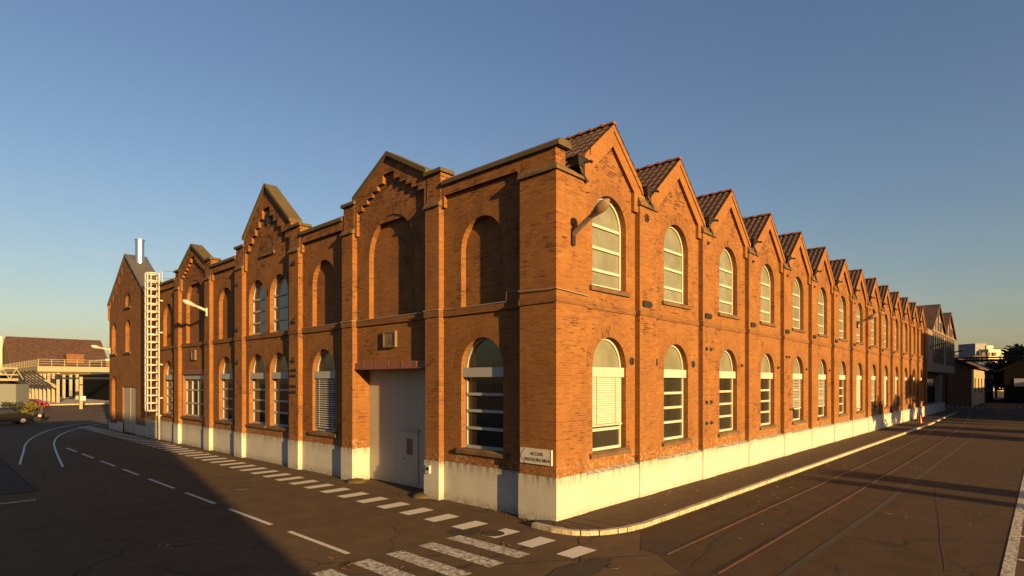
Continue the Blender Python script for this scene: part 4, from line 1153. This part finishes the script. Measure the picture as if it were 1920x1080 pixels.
# ---------------------------------------------------------------- left background
hl = thing('tiled_hall', 'long hall with steep brown tiled roof behind the canopy', 'building', (20, 203, 0))
m = MB(); m.box(9.6, 32, 192, 214, 0, 8.5); m.fprism('L', [(192,8.5),(214,8.5),(203,16.0)], 9.62, 31); m.build('wall', STONE, hl)
m = MB(); m.prism([(9.9,203,16.5),(9.9,203,16.2),(9.9,190.8,7.4),(9.9,190.8,7.7)], (22,0,0)); m.prism([(9.9,203,16.5),(9.9,203,16.2),(9.9,215,7.4),(9.9,215,7.7)], (22,0,0)); m.build('roof', FTILE, hl)
m = MB(); m.box(21.5,25.5,191.0,195.5,9.0,11.6); m.build('dormer', BRICKB, hl)
for k in range(3): one('window', GLASS, hl, (9.5, 9.6, 194.5+k*6, 197+k*6, 2, 6.5))
wb = thing('white_building', 'pale block peeping out left of the tiled hall', 'building', (6, 215, 0))
m = MB(); m.box(-12, 9.4, 205, 225, 0, 16.6); m.build('wall', WHITEB, wb)
for k in range(3):
    m = MB(); m.box(-.5, 1.0, 204.9, 205, 4+k*4, 6+k*4); m.build('window', GLASS, wb)
bb = thing('ornate_brick_building', 'patterned brick building between the canopy and annex', 'building', (31, 150, 0))
m = MB(); m.box(22, 45, 150, 165, 0, 8.6); m.build('wall', BRICKB, bb)
m = MB(); m.box(21.8, 45.2, 149.8, 165.2, 8.6, 9.1); m.build('cornice', WHITEB, bb)
for k in range(8):
    m = MB(); m.box(22.6+k*1.9, 23.6+k*1.9, 149.9, 150, 6.6, 8.2); m.build('window', WHITEB, bb)

cp = thing('loading_canopy', 'open loading canopy on pale columns with slanted braces', 'canopy', (9, 118, 0))
one('front_beam', WOODW, cp, (4.2, 17, 110, 110.5, 5.5, 6.35)); one('side_beam', WOODW, cp, (4.2, 4.5, 110.5, 162, 5.7, 6.35))
m = MB()
for z in (6.75, 7.15, 7.5): m.tube([(4.3,162,z),(4.3,110.2,z),(17,110.2,z)], .03, 5)
for k in range(27): m.box(4.26,4.34,110.2+k*1.95,110.28+k*1.95,6.35,7.5)
for k in range(8): m.box(4.3+k*1.7,4.38+k*1.7,110.16,110.24,6.35,7.5)
m.build('railing', WOODW, cp)
for k in range(9):
    y = 117.5+k*4.3
    m = MB(); m.box(8-.22, 8+.22, y-.22, y+.22, 0, 5.39); m.build('column', WOODW, cp)
    m = MB(); m.tube([(8, y, 2.7), (4.5, y, 5.7)], .17, 6); m.build('brace', WOODW, cp)
for y in (136, 142, 149, 156):
    m = MB(); m.box(14-.25, 14+.25, y-.25, y+.25, 0, 5.35); m.build('column', WOODW, cp)
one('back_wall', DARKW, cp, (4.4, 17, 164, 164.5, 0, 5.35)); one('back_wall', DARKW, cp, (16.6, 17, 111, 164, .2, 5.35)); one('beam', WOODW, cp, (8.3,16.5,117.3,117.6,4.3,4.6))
m = MB(); m.box(3, 17, 108, 164, 0, .18); tag(m.build('platform', KERB), kind='structure')
ts = thing('steel_shed', 'dark teal steel shed between canopy and gabled annex', 'building', (24, 112, 0))
m = MB(); m.box(17.2, 34, 109, 140, 4.2, 6.0); m.build('fascia', TEAL, ts)
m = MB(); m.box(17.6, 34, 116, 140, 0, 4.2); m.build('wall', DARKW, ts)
for x in (17.5, 22, 26.5):
    m = MB(); m.box(x-.25, x+.25, 109.2, 109.7, 0, 4.2); m.build('column', TEAL, ts)
m = MB(); m.box(17.2, 34, 110.5, 110.8, 3.2, 3.45); m.build('beam', LAMPG, ts)
fb = thing('lattice_footbridge', 'pale lattice footbridge reaching the canopy from the left edge', 'footbridge', (-4, 130, 0))
m = MB()
for z in (4.2, 5.0, 6.2): m.box(-18, 4.1, 129.6, 129.8, z, z+.22)
for k in range(12):
    x = -18+k*1.9; m.tube([(x,129.7,4.3),(x+.95,129.7,6.2)], .08, 5); m.tube([(x+.95,129.7,6.2),(x+1.9,129.7,4.3)], .08, 5)
m.box(-18, 4.1, 129.6, 132, 4.0, 4.19); m.build('lattice', WOODW, fb)
for x in (-9, 0):
    m = MB(); m.box(x-.2, x+.2, 130, 130.4, 0, 4.0); m.build('support', WOODW, fb)
p = at(151.5, 80.5)
ps = thing('marker_post', 'pale square post standing alone before the canopy', 'post', p)
m = MB(); m.box(p.x-.18,p.x+.18,p.y-.18,p.y+.18,0,4.5); m.build('shaft', WOODW, ps)
m = MB(); m.box(p.x-.20,p.x+.20,p.y-.20,p.y+.20,3.3,3.5); m.build('band', IRON, ps)
m = MB(); m.box(p.x-.1,p.x+.5,p.y-.3,p.y-.21,1.2,1.8); m.build('plate', SIGNW, ps)

# vehicles
def wheel(parent, x, y, r, w_):
    m = MB(); m.lathe([(r*.6,-w_/2),(r*.95,-w_/2),(r,-w_*.3),(r,w_*.3),(r*.95,w_/2),(r*.6,w_/2)], (x,y,r), 'x', 18); o = m.build('wheel', RUBBER, parent, local=True)
    m = MB(); m.lathe([(.03,-w_*.52),(r*.6,-w_*.5),(r*.6,w_*.5),(.03,w_*.52)], (x,y,r), 'x', 14); m.build('rim', FRAMEG, o, local=True)
def car(loc, rz, mat, label, group):
    c = thing('parked_car', label, 'car', loc, rz, group)
    prof = [(-2.05,.28),(-2.1,.55),(-2.0,.92),(-1.45,1.0),(-.95,1.42),(.55,1.45),(1.25,.98),(1.95,.86),(2.1,.6),(2.05,.28)]  # (y,z) rear..front
    m = MB()
    def sect(x, k): return [(x, y*k[0], .28+(z-.28)*k[1]) for y, z in prof]
    A_ = [sect(-.86,(.97,.97)), sect(-.80,(1,1)), sect(.80,(1,1)), sect(.86,(.97,.97))]
    A_[0] = [(q[0] if q[2] < 1.0 else -.66, q[1], q[2]) for q in A_[0]]; A_[1] = [(q[0] if q[2] < 1.02 else -.62, q[1], q[2]) for q in A_[1]]
    A_[2] = [(-q[0], q[1], q[2]) for q in A_[1]]; A_[3] = [(-q[0], q[1], q[2]) for q in A_[0]]
    n = len(prof)
    for s0, s1 in zip(A_, A_[1:]):
        for k in range(n): m.add([s0[k], s0[(k+1) % n], s1[(k+1) % n], s1[k]])
    m.add(A_[0]); m.add(A_[-1][::-1])
    b = m.build('body', mat, c, local=True)
    for sx in (-1, 1):
        m = MB(); q = [(sx*.845,-1.3,1.0),(sx*.69,-.92,1.36),(sx*.69,.5,1.38),(sx*.845,1.08,1.0)]; m.prism(q, (sx*.02,0,0)); m.build('side_window', GLASS, c, local=True)
        m = MB(); m.box(sx*.80-.11, sx*.80+.05, -2.10, -1.98, .72, .90); m.build('tail_lamp', TAIL, c, local=True)
        for y in (-1.28, 1.32): wheel(c, sx*.76, y, .32, .2)
    m = MB(); m.hexa([(-.60,-1.44,1.02),(.60,-1.44,1.02),(.56,-1.40,1.02),(-.56,-1.40,1.02),(-.52,-1.02,1.385),(.52,-1.02,1.385),(.5,-.98,1.36),(-.5,-.98,1.36)]); m.build('rear_window', GLASS, c, local=True)
    m = MB(); m.box(-.26,.26,-2.13,-2.085,.5,.62); m.build('number_plate', FRAMEW, c, local=True)
    return c
CG = 'vehicles parked in the left yard'
p = at(54, 80); car(tuple(p), PI*.36, RED, 'red car parked in the yard beyond the yellow bush', CG)
p = at(2, 51); car(tuple(p), -PI*.45, BLACKP, 'black car parked in shade at the left edge', CG)
p = at(-2, 66); vt = thing('box_truck', 'pale box truck half cut by the left edge', 'truck', p, -.62, CG)
m = MB(); m.box(-2.6, 2.35, -1.2, 1.2, .9, 3.55); m.build('cargo_box', VANW, vt, local=True)
m = MB(); m.hexa([(-4.4,-1.1,.5),(-2.7,-1.1,.5),(-2.7,1.1,.5),(-4.4,1.1,.5),(-3.9,-1.0,2.5),(-2.7,-1.0,2.6),(-2.7,1.0,2.6),(-3.9,1.0,2.5)]); m.build('cab', VANW, vt, local=True)
m = MB(); m.box(-2.7, 2.3, -.9, .9, .55, .9); m.build('chassis', BLACKP, vt, local=True)
for x in (-3.4, 1.2):
    for s in (-1, 1):
        m = MB(); m.lathe([(.25,-.12),(.42,-.12),(.42,.12),(.25,.12)], (x, s*1.0, .42), 'y', 16); m.build('wheel', RUBBER, vt, local=True)

BG = 'bushes in the left yard'
tree(tuple(at(47, 60)), 1.75, .85, 'yellowish rounded bush beside the black car', 21, FOLY, 1500, .05, .0, .10, BG, 'bush')
tree(tuple(at(27, 59)), 1.7, 1.0, 'dark green bush left of the yellowish one', 22, FOL, 1500, .05, .0, .10, BG, 'bush')
tree(tuple(at(38, 88)), 2.6, 1.6, 'dark shrub behind the red car', 23, FOL, 1300, .06, .0, .16, BG, 'bush')

# scooter and rider (seen from behind)
p = at(80, 55.5); HD = math.atan2(.9, .35)
sc = thing('motor_scooter', 'dark scooter ridden away across the yard', 'scooter', p, HD-PI/2)
def wh2(x, y, r, name):
    m = MB(); m.lathe([(r*.5,-.06),(r*.9,-.06),(r,-.03),(r,.03),(r*.9,.06),(r*.5,.06)], (x,y,r), 'x', 18); m.build(name, RUBBER, sc, local=True)
wh2(0,-.62,.25,'wheel'); wh2(0,.66,.25,'wheel')
m = MB()
m.hexa([(-.16,-.85,.42),(.16,-.85,.42),(.18,.05,.32),(-.18,.05,.32),(-.13,-.90,.70),(.13,-.90,.70),(.15,.02,.66),(-.15,.02,.66)])
m.hexa([(-.16,.02,.26),(.16,.02,.26),(.17,.46,.26),(-.17,.46,.26),(-.16,.02,.33),(.16,.02,.33),(.17,.46,.33),(-.17,.46,.33)])
m.hexa([(-.20,.42,.28),(.20,.42,.28),(.16,.50,.28),(-.16,.50,.28),(-.13,.36,1.0),(.13,.36,1.0),(.1,.44,1.0),(-.1,.44,1.0)])
m.build('body', BLACKP, sc, local=True)
m = MB(); m.tube([(-.33,.30,1.05),(-.1,.38,1.0),(.1,.38,1.0),(.33,.30,1.05)], .02, 6); m.tube([(0,.40,.98),(0,.66,.25)], .03, 6); m.build('handlebar', IRON, sc, local=True)
m = MB(); m.hexa([(-.14,-.82,.70),(.14,-.82,.70),(.13,.0,.67),(-.13,.0,.67),(-.12,-.78,.78),(.12,-.78,.78),(.11,-.05,.74),(-.11,-.05,.74)]); m.build('seat', RUBBER, sc, local=True)
m = MB(); m.box(-.12,.12,-.955,-.94,.50,.68); m.build('number_plate', FRAMEW, sc, local=True)
m = MB(); m.box(-.08,.08,-.93,-.89,.71,.77); m.build('tail_lamp', TAIL, sc, local=True)
pe = thing('person', 'person in dark jacket and helmet riding the scooter away', 'person', p, HD-PI/2)
def skin_body(name, joints, edges, mat, parent, root=0):
    me = bpy.data.meshes.new(name); me.from_pydata([j[:3] for j in joints], edges, [])
    o = bpy.data.objects.new(name, me); C.objects.link(o); o.parent = parent; me.materials.append(mat)
    sk = o.modifiers.new('skin', 'SKIN'); sk.use_smooth_shade = True
    for i, j in enumerate(joints):
        r = j[3]; me.skin_vertices[0].data[i].radius = (r, r*(j[4] if len(j) > 4 else 1)); me.skin_vertices[0].data[i].use_root = i == root
    sb_ = o.modifiers.new('sub', 'SUBSURF'); sb_.levels = 1; sb_.render_levels = 1
    return o
J = [(0,-.38,.86,.15),(0,-.36,1.06,.15),(0,-.33,1.26,.17),(0,-.31,1.40,.11),(0,-.29,1.50,.06),(0,-.27,1.58,.07),   # spine, neck 0-5
     (.20,-.30,1.38,.075),(.30,-.12,1.18,.052),(.32,.14,1.07,.042),(.32,.26,1.05,.035),                              # arm 6-9
     (-.20,-.30,1.38,.075),(-.30,-.12,1.18,.052),(-.32,.14,1.07,.042),(-.32,.26,1.05,.035),                          # arm 10-13
     (.11,-.32,.84,.10),(.20,.06,.80,.075),(.20,.12,.42,.05),(.20,.14,.37,.045),(.20,.30,.365,.035),                  # leg 14-18
     (-.11,-.32,.84,.10),(-.20,.06,.80,.075),(-.20,.12,.42,.05),(-.20,.14,.37,.045),(-.20,.30,.365,.035)]
E_ = [(0,1),(1,2),(2,3),(3,4),(4,5),(3,6),(6,7),(7,8),(8,9),(3,10),(10,11),(11,12),(12,13),(0,14),(14,15),(15,16),(16,17),(17,18),(0,19),(19,20),(20,21),(21,22),(22,23)]
skin_body('body', J, E_, CLOTH, pe)
m = MB(); m.lathe([(.06,-.10),(.12,-.06),(.135,.02),(.12,.10),(.07,.15),(.01,.165)], (0,-.26,1.64), 'z', 16); m.build('helmet', BLACKP, pe, smooth=True, local=True)
for s in (-1, 1):
    m = MB(); b0 = Vector((s*.32,.26,1.05))
    for k in range(4):
        y = .24+k*.022; m.tube([(s*(.30-.0*k),y-.0,1.07),(s*.315,y+.03,1.085),(s*.325,y+.05,1.06),(s*.325,y+.035,1.035)], .010, 5)
    m.tube([(s*.30,.25,1.06),(s*.28,.29,1.045),(s*.28,.315,1.04)], .011, 5); m.build('glove', BLACKP, pe, local=True)

# ---------------------------------------------------------------- buildings outside the frame that throw the long shadows
def plain_building(x0, x1, y0, y1, h, label, mat=BRICKB, roof=1.2, name='brick_hall'):
    b = thing(name, label, 'building', ((x0+x1)/2, (y0+y1)/2, 0))
    m = MB(); m.box(x0, x1, y0, y1, 0, h); m.build('wall', mat, b)
    m = MB(); m.box(x0-.0, x1+.0, y0-.2, y1+.0, h, h+.25); m.build('cornice', STONE, b)
    k = x0+2
    while k < x1-2 and k < x0+40:
        for z in (1.6, 6.0):
            if z+2.4 < h: 
                m = MB(); m.box(k, k+1.6, y1, y1+.06, z, z+2.4); o = m.build('window', GLASS, b)
                s = MB(); s.box(k-.1, k+1.7, y1, y1+.14, z-.15, z); s.build('sill', SILL, o)
        k += 4
    return b
plain_building(-50, -15.4, -44, -24, 14.6, 'tall brick hall behind the photographer shading the left yard')
plain_building(59.5, 96, -40, -19, 12.2, 'brick works hall south of the road shading the far extension')
plain_building(96, 150, -52, -32, 8.0, 'lower brick works hall farther along the road', name='brick_hall')
for i, (x0, x1) in enumerate(((3.6, 4.3), (5.6, 7.0))):  # unseen stacks, added only to cast the shadow bands across the road
    g = thing('shadow_stack', '%s unseen brick stack added to throw a shadow band on the road' % ('slim' if i == 0 else 'broad'), 'shadow caster', ((x0+x1)/2, -46, 0), 0, 'unseen stacks added for the road shadow bands')
    one('shaft', BRICKB, g, (x0, x1, -47, -46, 0, 7.4)); one('cap', STONE, g, (x0-.1, x1+.1, -47.1, -45.9, 7.4, 7.6))
for i, (x, y, h) in enumerate(((37, -17, 5.2), (44, -19, 6.2), (52, -18, 7.6), (56.5, -16.5, 7.2))):
    tree((x, y, 0), h, 2.3, ['small roadside tree nearest the added shadow stacks', 'second roadside tree south of the road', 'third and tallest roadside tree', 'roadside tree beside the works hall'][i], 40+i, n=1500, group='roadside trees south of the road')
